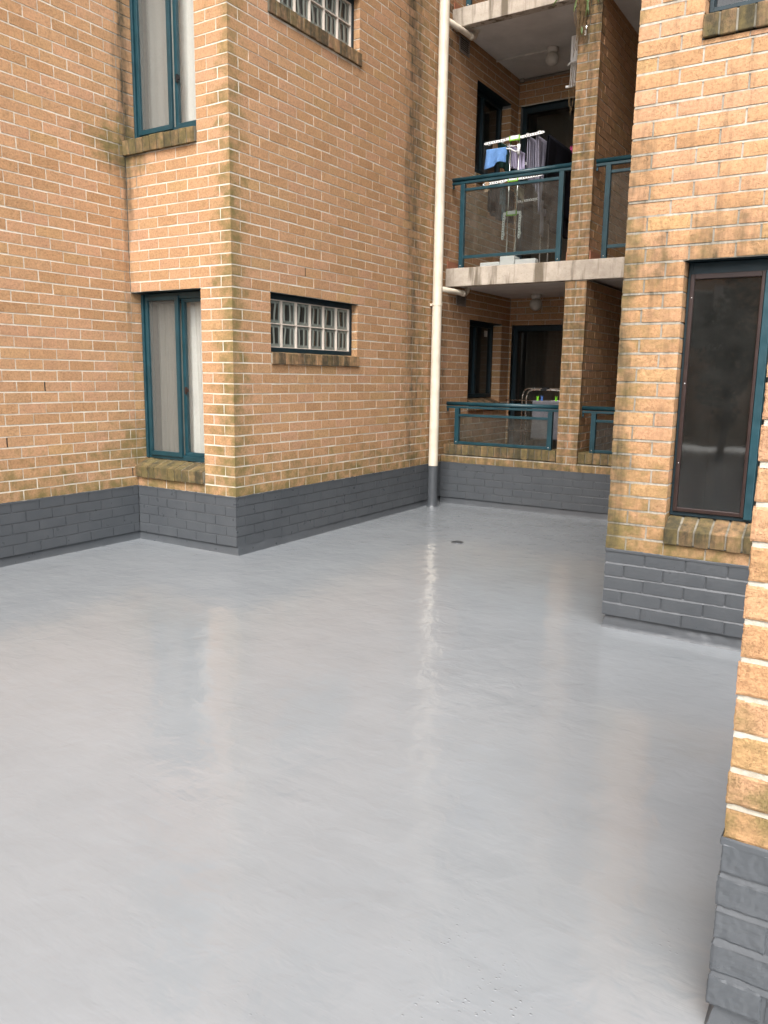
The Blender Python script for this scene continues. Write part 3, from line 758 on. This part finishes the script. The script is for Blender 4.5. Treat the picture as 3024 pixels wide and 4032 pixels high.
for z0, z1 in ((.45, 2.4), (3.2, 5.3)): lining(-1.20, WX+.1, YE+.21, YE+2.2, z0, z1, '-y', rwing)
def screened_window(z0, z1, screened):
    y = YE+.095; m = MB()
    rect_frame(m, 'y', y, y+.08, -1.020, WX-.006, z0, z1, (.022, .04, .022, .070))
    fr = m.build('window', M['teal_dark'], rwing, bevel=.002)  # darker teal on the outer frame paints in the shade of the reveal
    k = MB(); k.box(-.616, -.574, y-.016, y+.055, z0+.012, z1-.060); sub(k, 'meeting_stile', M['teal'], fr, bevel=.003)
    sub(pane_quad('y', y+.045, -.998, -.62, z0+.02, z1-.07), 'pane', M['glass'], fr)
    sub(pane_quad('y', y+.030, -.573, WX-.046, z0+.02, z1-.07), 'pane', M['glass'], fr)
    if screened:
        s = MB(); rect_frame(s, 'y', y-.014, y+.012, -1.004, -.618, z0+.024, z1-.062, (.022, .018, .024, .028))
        o = sub(s, 'screen_frame', M['brown'], fr, bevel=.003)
        sub(pane_quad('y', y+.006, -.982, -.636, z0+.048, z1-.090), 'fly_screen', M['screen_dark'], fr)
        sub(pane_quad('y', y+.000, -.982, -.636, z0+.048, z1-.090), 'pane', M['glass_mirror'], fr)
        for zz in (.31, .77, 1.25):
            k = MB(); k.lathe([(0, .0), (.0035, .0015), (.0035, .004), (0, .006)], (-.990, y-.017, z0+zz), 8); sub(k, 'screw', M['white'], fr, smooth=True)
screened_window(.738, 2.182, True); screened_window(3.478, 5.03, False)
for z0, z1, zt in ((.576, .668, .735), (3.315, 3.428, 3.474)):
    s = MB(); sill_row(s, 0, -1.026, WX+.002, 10, [(YE-.022, z0), (YE-.028, z1), (YE+.10, zt), (YE+.115, z0+.02)], .66, gap=.010, wob=.0035)
    s.build('window_sill', [M['sill'], M['mortar_near']], rwing, bevel=.005)

# ================================================================ NEAR PIER
pier = thing('brick_pier', 'rough tan brick pier with a grey painted foot, nearest the camera at right', 'pier', (XF, YF, 0))
PX, PY, PT = XF+.71, YF+.59, 2.85  # unseen pier depth and height kept small to let light onto the floor
ps = MB(); pb = MB()
for mbx, rows, kw in ((ps, range(0, 27), dict(md=.007, lip=.0035)), (pb, pr, dict(md=.008, mmi=0))):
    j1 = lambda r: XF+.118 if r % 2 else XF+.237
    brick_face(mbx, (0, YF, 0), (1, 0, 0), (0, -1, 0), XF, PX, rows, zk, j1, ends=('mitre', 'mitre'), seeds=(51, 52), which=(0, 0), amp=.004, res=(30, 12), rough=.0026, **kw)
    brick_face(mbx, (XF, YF+PY, 0), (0, -1, 0), (-1, 0, 0), YF, PY, rows, zk, lambda r: PY-(.235 if r % 2 else .12), ends=('mitre', 'mitre'), seeds=(53, 51), which=(0, 1), amp=.004, res=(8, 4), rough=.002, **kw)
    brick_face(mbx, (PX, 0, 0), (0, 1, 0), (1, 0, 0), YF, PY, rows, zk, lambda r: YF+(.235 if r % 2 else .12), ends=('mitre', 'mitre'), seeds=(52, 54), which=(1, 0), amp=.004, **kw)
    brick_face(mbx, (PX+XF, PY, 0), (-1, 0, 0), (0, 1, 0), XF, PX, rows, zk, lambda r: XF+(.235 if r % 2 else .12), ends=('mitre', 'mitre'), seeds=(54, 53), which=(1, 1), amp=.004, **kw)
ps.build('brick_shaft', [M['brick_near'], M['mortar_near']], pier); cut_line(pb, [(((XF, PY), (XF, YF)), (-1, 0)), (((XF, YF), (PX, YF)), (0, -1)), (((PX, YF), (PX, PY)), (1, 0)), (((PX, PY), (XF, PY)), (0, 1))], .001); pb.build('painted_base', M['paint'], pier)
cv = MB(); cove(cv, [(XF, PY), (XF, YF), (PX, YF), (PX, PY)], [(-1, 0), (0, -1), (1, 0)], .8); cv.build('membrane_upturn', M['paint'], pier, smooth=True)
m = MB(); m.box(XF-.03, PX+.03, YF-.03, PY+.03, zk(27)+.002, zk(27)+.09); m.build('cap', M['slab'], pier, bevel=.008)  # unseen top, added to close the shortened pier

# ================================================================ RAILINGS
def railing(x0, x1, px0, px1, zb, zm, zt, zfoot, label, wall_l=True):
    t = thing('balcony_railing', label, 'railing', ((x0+x1)/2, YD+.06, zfoot), 'teal balcony railings')
    y0 = YD+.04; m = MB()
    m.tube([(x0, y0+.02, zt-.022), (x1, y0+.02, zt-.022)], .024, 14); m.build('top_rail', M['teal'], t, smooth=True)
    m = MB(); m.box(x0+.002, x1-.002, y0-.004, y0+.044, zt-.076, zt-.050); m.box(x0-.0, x0+.02, y0+.012, y0+.03, zt-.115, zt-.077); m.build('under_rail', M['teal'], t, bevel=.003)
    for px in (px0, px1):
        m = MB(); m.box(px, px+.054, y0-.006, y0+.046, zfoot, zt-.077); m.build('post', M['teal'], t, bevel=.003)
    m = MB(); m.box(px0+.055, px1-.001, y0+.004, y0+.036, zm-.030, zm); m.build('mid_rail', M['teal'], t, bevel=.003)
    m = MB(); m.box(px0+.055, px1-.001, y0+.004, y0+.036, zb, zb+.034); m.build('bottom_rail', M['teal'], t, bevel=.003)
    pane_quad('y', y0+.018, px0+.056, px1-.002, zb+.034, zm-.031).build('glass_panel', M['glass_rail'], t)
    for px in (px0+.027, px1+.027):
        m = MB(); m.lathe([(0, -.006), (.008, -.004), (.008, .004), (0, .006)], (px, y0-.008, zfoot+.03), 10); m.build('bolt', M['steel'], t, smooth=True)
    return t
railing(-4.49, PX0-.012, -4.372, -3.196, .727, 1.090, 1.232, .722, 'teal railing with clear glass on the ground balcony coping, left of pillar')
railing(PX1+.012, XE-.01, -2.700, -1.50, .727, 1.090, 1.232, .722, 'teal railing right of the pillar on the ground balcony, partly hidden by the near wing')
railing(-4.495, PX0-.012, -4.384, -3.204, 2.886, 3.662, 3.788, 2.777, 'tall teal railing with tinted glass in front of the laundry rack')
railing(PX1+.012, XE-.01, -2.700, -1.50, 2.886, 3.662, 3.788, 2.777, 'tall teal railing right of the pillar on the first floor balcony')
railing(-4.495, PX0-.012, -4.384, -3.204, 5.665, 6.44, 6.567, 5.556, 'teal railing post just showing above the topmost slab')

# ================================================================ DOWNPIPE
dp = thing('downpipe', 'tall cream downpipe in the courtyard corner with its foot painted grey', 'downpipe', (-4.445, 8.095, 0))
PXc, PYc = -4.445, 8.095
m = MB(); m.tube([(PXc, PYc, .487), (PXc, PYc, 2.32), (PXc, PYc, 5.6), (PXc, PYc, 8.5)], .0555, 28, 0, False); m.build('pipe', M['cream'], dp, smooth=True)
m = MB(); zz = [0, .006, .02, .05, .08, .2, .35, .49]; m.tube([(PXc, PYc, z) for z in zz], [.072, .068, .063, .060, .0575, .0565, .0565, .0565], 28, 0, False); m.build('painted_foot', M['paint'], dp, smooth=True)
m = MB(); m.tube([(PXc, PYc, 2.325), (PXc, PYc, 2.355)], .060, 28); m.box(PXc-.095, PXc-.05, PYc-.015, PYc+.015, 2.328, 2.352); m.build('collar', M['cream'], dp, bevel=.002)
for zc in (2.602, 5.408):
    m = MB(); zh = zc-.095; pts = [(PXc+.02, PYc+.03, zh+.01), (PXc+.05, PYc+.30, zh+.004), (PXc+.07, 8.62, zh)]
    for k in range(1, 7):
        a = k/6*math.pi/2; pts.append((PXc+.075, 8.62+.09*math.sin(a), zh+.09*(1-math.cos(a))))
    pts.append((PXc+.075, 8.71, zc+.001)); m.tube(pts, .030, 14); m.tube([(PXc+.069, 8.58, zh), (PXc+.073, 8.63, zh+.001)], .035, 14); m.lathe([(.05, -.006), (.05, .0)], (PXc+.075, 8.71, zc), 16)
    m.build('branch_pipe', M['cream'], dp, smooth=True)

# ================================================================ SMALL FITTINGS
def vent(y0, y1, z0, z1, label):
    t = thing('wall_vent', label, 'vent', (XC, (y0+y1)/2, z0), 'brown wall vents')
    m = MB(); rect_frame(m, 'x', XC-.002, XC+.012, y0, y1, z0, z1, .020); m.build('frame', M['vent'], t, bevel=.002)
    m = MB(); n = 6
    for i in range(n):
        z = z0+.022+(z1-z0-.044)*i/n; m.prism([(XC+.002, z), (XC+.010, z-.0), (XC+.004, z+.014), (XC+.001, z+.014)], 1, y0+.02, y1-.02)
    m.box(XC-.001, XC+.0015, y0+.02, y1-.02, z0+.02, z1-.02, 1); m.build('louvres', [M['vent'], M['hole']], t)
vent(8.61, 8.865, 5.20, 5.375, 'small brown louvred wall vent under the topmost balcony slab')
vent(8.715, 8.97, 2.385, 2.52, 'small brown louvred wall vent under the first floor slab')

def globe(x, y, zc, label, bulb):
    t = thing('ceiling_light', label, 'ceiling light', (x, y, zc), 'unlit globe lights under the balcony slabs')
    m = MB(); m.lathe([(.0, 0), (.070, 0), (.070, -.022), (.060, -.05), (.050, -.055), (0, -.056)], (x, y, zc), 24); m.build('base', M['white_paint'], t, smooth=True)
    m = MB(); R0 = .083 if bulb else .080; zc2 = zc-.055-R0*.86
    m.lathe([(R0*math.cos(a), R0*math.sin(a)) for a in [(-90+9*k)*math.pi/180 for k in range(17)]], (x, y, zc2), 24); m.build('globe', M['opal'], t, smooth=True)
globe(-3.99, 9.94, 2.602, 'dusty unlit globe light under the first floor slab', 1)
globe(-3.785, 9.59, 5.408, 'unlit globe light at the end of a conduit under the topmost slab', 0)
m = MB(); m.box(XC+.004, -3.86, 9.598, 9.622, 5.390, 5.4075); o = m.build('conduit', M['white_paint'], bevel=.004); tag(o, 'thin white conduit running across the upper balcony ceiling to the globe light', 'conduit')
m = MB(); m.tube([(XC+.03, YG-.025, 5.385), (-3.3, YG-.025, 5.385)], .016, 10); m.lathe([(0, -.02), (.03, -.02), (.03, .02), (0, .02)], (XC+.05, YG-.03, 5.385), 12)
o = m.build('ceiling_pipe', M['vent'], smooth=True); tag(o, 'dull thin pipe along the back of the upper balcony ceiling', 'pipe')

# folded clothesline on the party wall
cl = thing('folding_clothesline', 'white slatted folding clothesline with dangling cords on the upper balcony beside the pillar', 'clothesline', (PX0, 9.35, 4.8))
m = MB(); m.box(-3.385, PX0-.004, 9.12, 9.18, 4.79, 5.30)
for i in range(7): m.box(-3.378+i*.042, -3.352+i*.042, 9.108, 9.119, 4.80, 5.29)
m.build('panel', M['white'], cl, bevel=.004)
m = MB(); m.tube([(-3.40, 9.09, 4.985), (-3.36, 9.07, 5.0), (-3.24, 9.05, 5.0), (-3.12, 9.06, 4.985)], .012, 10); m.build('handle', M['white'], cl, smooth=True)
m = MB(); m.box(-3.405, PX0-.004, 9.06, 9.09, 4.745, 4.768); m.build('lower_arm', M['white'], cl, bevel=.003)
m = MB()
for k in range(6):
    x = -3.35+.016*k; L = rnd.uniform(.25, .62)
    pts = [(x+.012*math.sin(j*.9+k)*(j/8), 9.035-.004*k, 4.99-L*j/8) for j in range(9)]
    m.tube(pts, .0035, 5)
m.build('cord', M['dirt'], cl)
m = MB(); m.lathe([(0, 0), (.013, .004), (.016, .02), (.010, .034), (0, .036)], (PX0+.09, YD-.018, 5.035), 12); m.box(PX0+.074, PX0+.09, YD-.024, YD-.018, 4.985, 5.03)
o = m.build('wall_hook', M['steel'], bevel=.001); tag(o, 'small grey hook screwed to the upper part of the brick pillar', 'hook')

# vine growing out of the slab joint
vn = thing('hanging_vine', 'stringy vine with green leaf tips hanging over the top of the brick pillar', 'plant', (-2.98, YD-.02, 5.56))
m = MB(); q = random.Random(5)
for k in range(46):
    x = q.uniform(-3.08, -2.93); z = q.uniform(5.35, 5.62); L = q.uniform(.12, .62); pts = []
    for j in range(7):
        f = j/6; pts.append((x+.03*math.sin(f*5+k)*f+q.uniform(-.006, .006), YD-.02-.02*q.random()-.02*f*(1-f), z-L*f))
    m.tube(pts, [.0045*(1-.75*j/6)+.001 for j in range(7)], 5)
m.build('roots', M['dirt'], vn)
m = MB()
def leaf(m, p, d, L, wd):
    p, d = Vector(p), Vector(d).normalized(); s = d.cross(Vector((0, 1, .3))).normalized(); n = 6; b = len(m.v)
    for j in range(n+1):
        f = j/n; c = p+d*(L*f)+Vector((0, -.02*f, -.25*L*f*f)); ww = wd*math.sin(math.pi*min(1, f*.85+.12))
        m.v += [tuple(c-s*ww), tuple(c+Vector((0, -.003, 0))), tuple(c+s*ww)]
    for j in range(n):
        for e in (0, 1):
            a = b+j*3+e; m.f.append((a, a+1, a+4, a+3)); m.mi.append(0); m.c.append([(.5, 0, 0)]*4)
for p, d, L in (((-3.19, YD-.02, 5.49), (-1, 0, -.8), .19), ((-3.0, YD-.03, 5.40), (.3, 0, -1), .20), ((-2.93, YD-.03, 5.52), (-.15, 0, -1), .30), ((-3.07, YD-.03, 5.36), (-.3, 0, -1), .12),
                ((-2.99, YD-.03, 5.55), (.1, 0, -1), .24), ((-3.02, YD-.03, 5.08), (.2, 0, -1), .08), ((-3.1, YD-.03, 5.56), (-.8, 0, -.5), .2), ((-2.9, YD-.03, 5.56), (.2, 0, -1), .26)): leaf(m, p, d, L, .012)
m.build('leaves', M['leaf'], vn, solid=.001)

# floor drain
dr = thing('floor_drain', 'small round drain set in the grey deck near the far corner', 'drain', (-3.249, 6.423, 0))
m = MB(); m.lathe([(.058, .001), (.058, .006), (.046, .007), (.044, .002)], (-3.249, 6.423, 0), 28); m.build('rim', M['paint'], dr, smooth=True)
m = MB(); m.lathe([(.0, .0045), (.046, .0045)], (-3.249, 6.423, 0), 28, 1)
for k in range(-3, 4): hw = math.sqrt(.044**2-(k*.012)**2); m.box(-3.249+k*.012-.003, -3.249+k*.012+.003, 6.423-hw, 6.423+hw, .005, .0075)
m.build('grate', [M['paint'], M['hole']], dr)

# ================================================================ UPPER LAUNDRY RACK
rk = thing('laundry_rack', 'white three tier laundry rack with lime clips on the first floor balcony', 'drying rack', (-3.86, 9.25, 2.777))
FY, BY = 8.75, 9.78
TZ = (4.20, 3.755)
for y in (FY, BY):
    for x in (-3.905, -3.80):
        m = MB(); m.tube([(x, y, 2.86), (x, y, 4.20)], .0085, 10); m.build('pole', M['steel'], rk, smooth=True)
def perforated_arm(name, p0, p1, y):
    """flat white arm with a row of dark quads painted as peg holes"""
    p0, p1 = Vector(p0), Vector(p1); d = (p1-p0).normalized(); s = Vector((-d.z, 0, d.x)); m = MB(); L = (p1-p0).length; h = .013
    def pt(a, b, yy): v = p0+d*a+s*b; return (v.x, yy, v.z)
    prof = [(0, -h*.5), (0, h*.6), (.02, h), (L-.02, h), (L, h*.5), (L, -h*.5), (L-.02, -h), (.02, -h)]
    b = len(m.v); n = len(prof); m.v += [pt(a, c, y-.009) for a, c in prof]+[pt(a, c, y+.009) for a, c in prof]
    for f in [tuple(range(b, b+n)), tuple(range(b+2*n-1, b+n-1, -1))]+[(b+i, b+n+i, b+n+(i+1) % n, b+(i+1) % n) for i in range(n)]: m.f.append(f); m.mi.append(0); m.c.append([(.5, 0, 0)]*len(f))
    k = int(L/.030)
    for i in range(k):
        a = .024+(L-.048)*i/max(1, k-1); c = 0
        b = len(m.v); m.v += [pt(a-.005, -.006, y-.0095), pt(a+.005, -.006, y-.0095), pt(a+.005, .006, y-.0095), pt(a-.005, .006, y-.0095)]; m.f.append((b, b+1, b+2, b+3)); m.mi.append(1); m.c.append([(.5, 0, 0)]*4)
    for i in range(0, 2):
        a = .06+(L-.12)*i; pts = [pt(a-.018, h*.8, y), pt(a-.010, h*1.7, y), pt(a+.010, h*1.7, y), pt(a+.018, h*.8, y)]; m.tube(pts, .003, 6)
    m.build(name, [M['white'], M['hole']], rk)
for z in TZ:
    for y in (FY, BY):
        perforated_arm('arm', (-3.945, y, z), (-4.235, y, z-.012), y)
        perforated_arm('arm', (-3.765, y, z+.004), (-3.505, y, z+.02), y)
for y in (FY,):
    perforated_arm('arm', (-3.950, y, 3.405), (-3.962, y, 3.105), y); perforated_arm('arm', (-3.752, y, 3.405), (-3.758, y, 3.108), y)
for z in (4.205, 3.765, 3.395):
    for y in ((FY, BY) if z > 3.5 else (FY,)):
        m = MB(); m.box(-3.960, -3.745, y-.011, y+.011, z-.017, z+.013); m.build('hinge_bar', M['white'], rk, bevel=.003)
        m = MB(); s = -.012 if y == FY else .012; m.box(-3.918, -3.790, y+s-.010, y+s+.010, z-.032, z-.019); m.box(-3.918, -3.906, y+s-.010, y+s+.010, z-.018, z+.024); m.box(-3.802, -3.790, y+s-.010, y+s+.010, z-.018, z+.024)
        m.build('clip', M['green'], rk, bevel=.003)
        m = MB(); m.box(-3.904, -3.804, y+s-.009, y+s+.009, z-.017, z+.022); m.build('clip_plate', M['white'], rk, bevel=.003)
RODS = (-4.20, -4.11, -4.02, -3.72, -3.62, -3.53)
m = MB()
for z in TZ:
    for x in RODS: m.tube([(x, FY, z+(.008 if x > -3.9 else -.008)), (x, BY, z+(.008 if x > -3.9 else -.008))], .003, 6)
m.build('rod', M['steel'], rk)
m = MB(); m.box(-3.935, -3.755, 8.63, 8.80, 2.785, 2.905); m.build('base_block', M['white'], rk, bevel=.012)
m = MB(); m.box(-3.750, -3.50, 8.64, 8.74, 2.785, 2.862); m.box(-4.19, -3.940, 8.64, 8.74, 2.785, 2.852); m.box(-3.95, -3.74, 9.72, 9.84, 2.785, 2.86); m.build('foot', M['white'], rk, bevel=.012)
m = MB(); m.tube([(-3.80, FY-.012, 4.06), (-3.83, FY-.03, 4.05), (-3.88, FY-.05, 4.08), (-3.96, FY-.07, 4.092), (-4.14, FY-.075, 4.085)], .008, 8); m.box(-3.815, -3.785, FY-.022, FY+.01, 4.02, 4.13); m.tube([(-3.80, FY-.012, 4.115), (-3.92, FY-.055, 4.112)], .005, 8); m.build('hanger_arm', M['white'], rk, smooth=True)

# garments: sheets folded over a rod
def drape_y(name, label, cat, x, y0, y1, zt, zf, zb, mat, seed, wav=.012, flare=0., taper=0., folds=3):
    """cloth over a rod that runs in depth; front fall to zf, back fall to zb"""
    q = random.Random(seed); a, b = q.uniform(0, 6), q.uniform(0, 6); Lf, Lb = zt-zf, zt-zb; tot = Lf+Lb
    def fn(u, v):
        s = v*tot; e = s-Lb                                   # e<0 back side, e>0 front side
        d = abs(e); side = 1 if e > 0 else -1
        drop = max(0, d-.012); off = side*min(d, .012)
        f = drop/max(Lf, .01)
        y = y0+(y1-y0)*(u+ (u-.5)*flare*f)
        yy = y+taper*f*(.5-u)
        x2 = x+off*1.0+side*.006*f+wav*f*math.sin(u*folds*6.283+a+f*1.5)+wav*.5*f*math.sin(u*folds*2.2*6.283+b)
        z = zt+.004-drop-.02*f*math.sin(u*4+b)*(.5+.5*math.sin(a))
        return (x2, yy, z)
    m = MB(); m.grid(fn, 30, 34); o = m.build(name, mat, smooth=True, solid=.003); tag(o, label, cat); return o
def drape_x(name, label, cat, y, x0, x1, zt, zf, zb, mat, seed, wav=.01, flare=0, folds=2, hem=0):
    q = random.Random(seed); a, b = q.uniform(0, 6), q.uniform(0, 6); Lf, Lb = zt-zf, zt-zb; tot = Lf+Lb
    def fn(u, v):
        e = v*tot-Lb; d = abs(e); side = -1 if e > 0 else 1; drop = max(0, d-.012); f = drop/max(Lf, .01)
        xx = x0+(x1-x0)*(u+(u-.5)*flare*f)
        return (xx+.01*f*math.sin(a+f*3), y+side*min(d, .012)+side*.006*f+wav*f*math.sin(u*folds*6.283+a), zt+.004-drop-hem*f*math.sin(u*5+b))
    m = MB(); m.grid(fn, 30, 30); o = m.build(name, mat, smooth=True, solid=.003); tag(o, label, cat); return o
lav, grey_t, blk_c, blue_c = cloth_mat('lavender_cotton', (.50, .45, .62)), cloth_mat('grey_terry', (.30, .285, .355), 180, .35), cloth_mat('black_cotton', (.008, .008, .012)), cloth_mat('blue_cotton', (.13, .26, .52))
drk = cloth_mat('charcoal_cotton', (.022, .021, .026)); tan = cloth_mat('beige_cotton', (.45, .31, .20)); grn = cloth_mat('bottle_green', (.02, .055, .045)); tea = cloth_mat('teal_pattern', (.08, .15, .18), 40, .7); kha = cloth_mat('khaki_cotton', (.25, .22, .15))
drape_y('towel', 'short mauve grey towel folded over the upper tier rod', 'towel', -3.70, 8.775, 9.02, 4.212, 3.70, 3.85, grey_t, 1, .014, 0, 0, 2)
drape_y('towel', 'long grey towel hanging low behind the railing glass', 'towel', -3.60, 8.775, 9.13, 4.214, 3.37, 3.6, grey_t, 2, .016, -.35, 0, 2)
drape_y('shirt', 'large black shirt spread along the upper rod next to the pillar', 'shirt', -3.50, 8.86, 9.72, 4.218, 3.40, 3.5, blk_c, 3, .02, .25, 0, 2)
drape_y('top', 'pale lavender crumpled top on the upper tier behind the poles', 'top', -4.00, 8.93, 9.38, 4.195, 3.955, 4.0, lav, 4, .022, -.25, 0, 3)
drape_y('shirt', 'dark bottle green shirt on the upper tier behind the blue cloth', 'shirt', -4.06, 8.80, 9.25, 4.194, 3.90, 3.95, grn, 5)
drape_y('cloth', 'narrow beige cloth pinned on the upper tier above the blue cloth', 'cloth', -4.13, 8.79, 8.86, 4.193, 4.08, 4.12, tan, 6, .006)
drape_x('cloth', 'light blue cloth over the hanger arm in front of the rack', 'cloth', FY-.075, -4.165, -3.925, 4.094, 3.90, 4.0, blue_c, 7, .022, .16, 2.2, .035)
drape_y('trousers', 'charcoal trousers hanging from the left of the middle tier', 'trousers', -4.18, 8.80, 9.45, 3.748, 3.40, 3.45, drk, 8, .015)
drape_y('trousers', 'black trousers beside the charcoal ones on the middle tier', 'trousers', -4.09, 8.80, 9.3, 3.748, 3.35, 3.42, blk_c, 9, .015)
drape_y('sock', 'long teal patterned sock hanging below the middle tier', 'sock', -4.02, 8.80, 8.885, 3.748, 3.32, 3.5, tea, 10, .008)
drape_y('sock', 'long pale grey sock hanging lowest at the right of the rack', 'sock', -3.58, 8.90, 8.985, 3.77, 3.13, 3.4, cloth_mat('pale_grey_knit', (.27, .26, .29)), 11, .006)
drape_y('cloth', 'small khaki cloth between the poles on the middle tier', 'cloth', -3.93, 9.0, 9.22, 3.748, 3.60, 3.65, kha, 12)
drape_y('shirt', 'near black shirt on the right of the middle tier', 'shirt', -3.53, 9.0, 9.7, 3.77, 3.2, 3.3, drk, 15, .02)
drape_x('cloth', 'small beige strip folded over the front left end of the middle arm', 'cloth', FY-.0, -4.205, -4.155, 3.762, 3.635, 3.66, tan, 13, .003)
def peg(p, mat, label, up=1):
    m = MB(); x, y, z = p
    m.box(x-.012, x-.002, y-.006, y+.006, z-.03, z+.035); m.box(x+.002, x+.012, y-.006, y+.006, z-.03, z+.035); m.box(x-.002, x+.002, y-.005, y+.005, z-.004, z+.006)
    m.prism([(x-.0125, z+.034), (x-.002, z+.034), (x-.010, z+.052), (x-.0165, z+.052)], 1, y-.006, y+.006); m.prism([(x+.002, z+.034), (x+.0125, z+.034), (x+.0165, z+.052), (x+.010, z+.052)], 1, y-.006, y+.006)
    o = m.build('clothes_peg', mat, bevel=.0015); tag(o, label, 'peg')
peg((-3.50, 9.62, 4.225), simple('pink_plastic', (.62, .03, .22), .4), 'bright pink clothes peg at the end of the black shirt')

# ================================================================ LOWER AIRER
ar = thing('clothes_airer', 'low folding metal airer with bent tube ends on the ground balcony', 'drying rack', (-3.6, 9.25, .03))
def bent(x0, x1, y, z0, zt, r=.09):
    pts = [(x0, y, z0), (x0, y, zt-r)]
    for k in range(1, 7): a = k/6*math.pi/2; pts.append((x0+r*(1-math.cos(a)), y, zt-r+r*math.sin(a)))
    for k in range(0, 7): a = k/6*math.pi/2; pts.append((x1-r+r*math.sin(a), y, zt-r+r*math.cos(a)))
    pts.append((x1, y, z0)); return pts
m = MB(); m.tube(bent(-3.752, -3.26, 9.18, .04, 1.385), .0105, 12); m.build('end_frame', M['steel'], ar, smooth=True)
m = MB(); m.tube(bent(-3.985, -3.20, 9.62, .04, 1.395), .0105, 12); m.build('end_frame', M['steel'], ar, smooth=True)
m = MB(); m.box(-3.57, -3.49, 9.165, 9.195, 1.368, 1.402); m.box(-3.72, -3.62, 9.605, 9.635, 1.378, 1.412); m.build('joint', M['black'], ar, bevel=.006)
m = MB()
for x0, x1, y, z in ((-4.05, -3.15, 9.24, 1.25), (-4.0, -3.15, 9.36, 1.25), (-4.0, -3.15, 9.5, 1.25), (-4.05, -3.15, 9.24, .87), (-4.0, -3.15, 9.4, .87)): m.tube([(x0, y, z), (x1, y, z)], .006, 8)
m.tube([(-4.05, 9.24, 1.25), (-4.0, 9.5, 1.25)], .006, 8); m.build('wire_shelf', M['steel'], ar, smooth=True)
drape_x('towel', 'grey towel pegged over the low airer on the ground balcony', 'towel', 9.24, -3.69, -3.14, 1.252, .76, .9, cloth_mat('slate_terry', (.13, .127, .14), 150, .3), 21, .006, 0, 2)
lime = simple('lime_peg_plastic', (.20, .60, .02), .4)
peg((-3.628, 9.24, 1.26), lime, 'lime green clothes peg on the left of the grey towel')
peg((-3.572, 9.24, 1.264), simple('blue_plastic', (.06, .16, .45), .4), 'blue clothes peg on the grey towel')
peg((-3.388, 9.24, 1.26), lime, 'lime green clothes peg on the towel close to the pillar')

# ================================================================ OPPOSITE BUILDING (seen mirrored in the dark window)
op = thing('apartment_wing', 'opposite brick wing with a pale panel, mirrored in the dark window pane', 'building', (-2, -9.5, 0))
m = MB()
brick_face(m, (0, -9.5, 0), (-1, 0, 0), (0, 1, 0), -2.0, 7.0, range(-5, 50), zk, lambda r: .12 if r % 2 else 0, holes=[(3.5, 4.3, 2.25, 3.5)])
m.build('brick_wall', [M['brick'], M['mortar']], op)
m = MB(); m.box(-7, 2, -12, -9.52, 4.6, 4.9); m.build('roof', M['roof'], op)
m = MB(); m.box(-3.48, -3.15, -9.49, -9.30, 2.15, 3.62); m.build('rendered_panel', M['pale'], op, bevel=.01)
m = MB(); m.box(-4.3, -3.5, -9.58, -9.54, 2.25, 3.5)
fr = m.build('glass_block_window', M['teal_dark'], op)
m = MB()
for i in range(4):
    for k in range(6):
        a0, c0 = -4.28+i*.195, 2.27+k*.205; q = rnd.random()
        m.quad([(a0+.18, -9.53, c0), (a0, -9.53, c0), (a0, -9.53, c0+.19), (a0+.18, -9.53, c0+.19)], 0, [(0, 0, q), (1, 0, q), (1, 1, q), (0, 1, q)])
sub(m, 'pane', M['block'], fr)
tr = thing('tree', 'dark leafy tree mirrored in the dark window pane', 'tree', (-2.85, -8.3, 0))
m = MB(); m.tube([(-2.85, -8.3, 0), (-2.83, -8.32, 1.0), (-2.9, -8.3, 2.0), (-2.8, -8.25, 3.4)], [.09, .07, .05, .015], 10)
q = random.Random(9)
for k in range(12):
    z = q.uniform(.9, 3.0); a = q.uniform(0, 6.28); L = q.uniform(.4, .8); m.tube([(-2.85, -8.3, z), (-2.85+.5*L*math.cos(a), -8.3+.5*L*math.sin(a), z+.25*L), (-2.85+L*math.cos(a), -8.3+L*math.sin(a), z+.4*L)], [.03, .02, .006], 6)
m.build('trunk', M['bark'], tr)
m = MB()
for k in range(2600):
    cz = q.gauss(2.2, .7); rr = .75*(1-abs(cz-2.2)/2.3)*math.sqrt(q.random())
    if cz < .6 or cz > 4: continue
    a = q.uniform(0, 6.28); P = Vector((-2.85+rr*math.cos(a)+.15*math.sin(cz*4), -8.3+rr*math.sin(a), cz)); d = Vector((q.gauss(0, 1), q.gauss(0, 1), q.gauss(-.4, .7))).normalized(); e = d.cross(Vector((q.gauss(0, 1), q.gauss(0, 1), q.gauss(0, 1)))).normalized()*.028
    m.quad([P-e*.4, P+d*.05-e, P+d*.13, P+d*.05+e])
m.build('crown', M['foliage'], tr)
print('script done', len(bpy.data.objects))
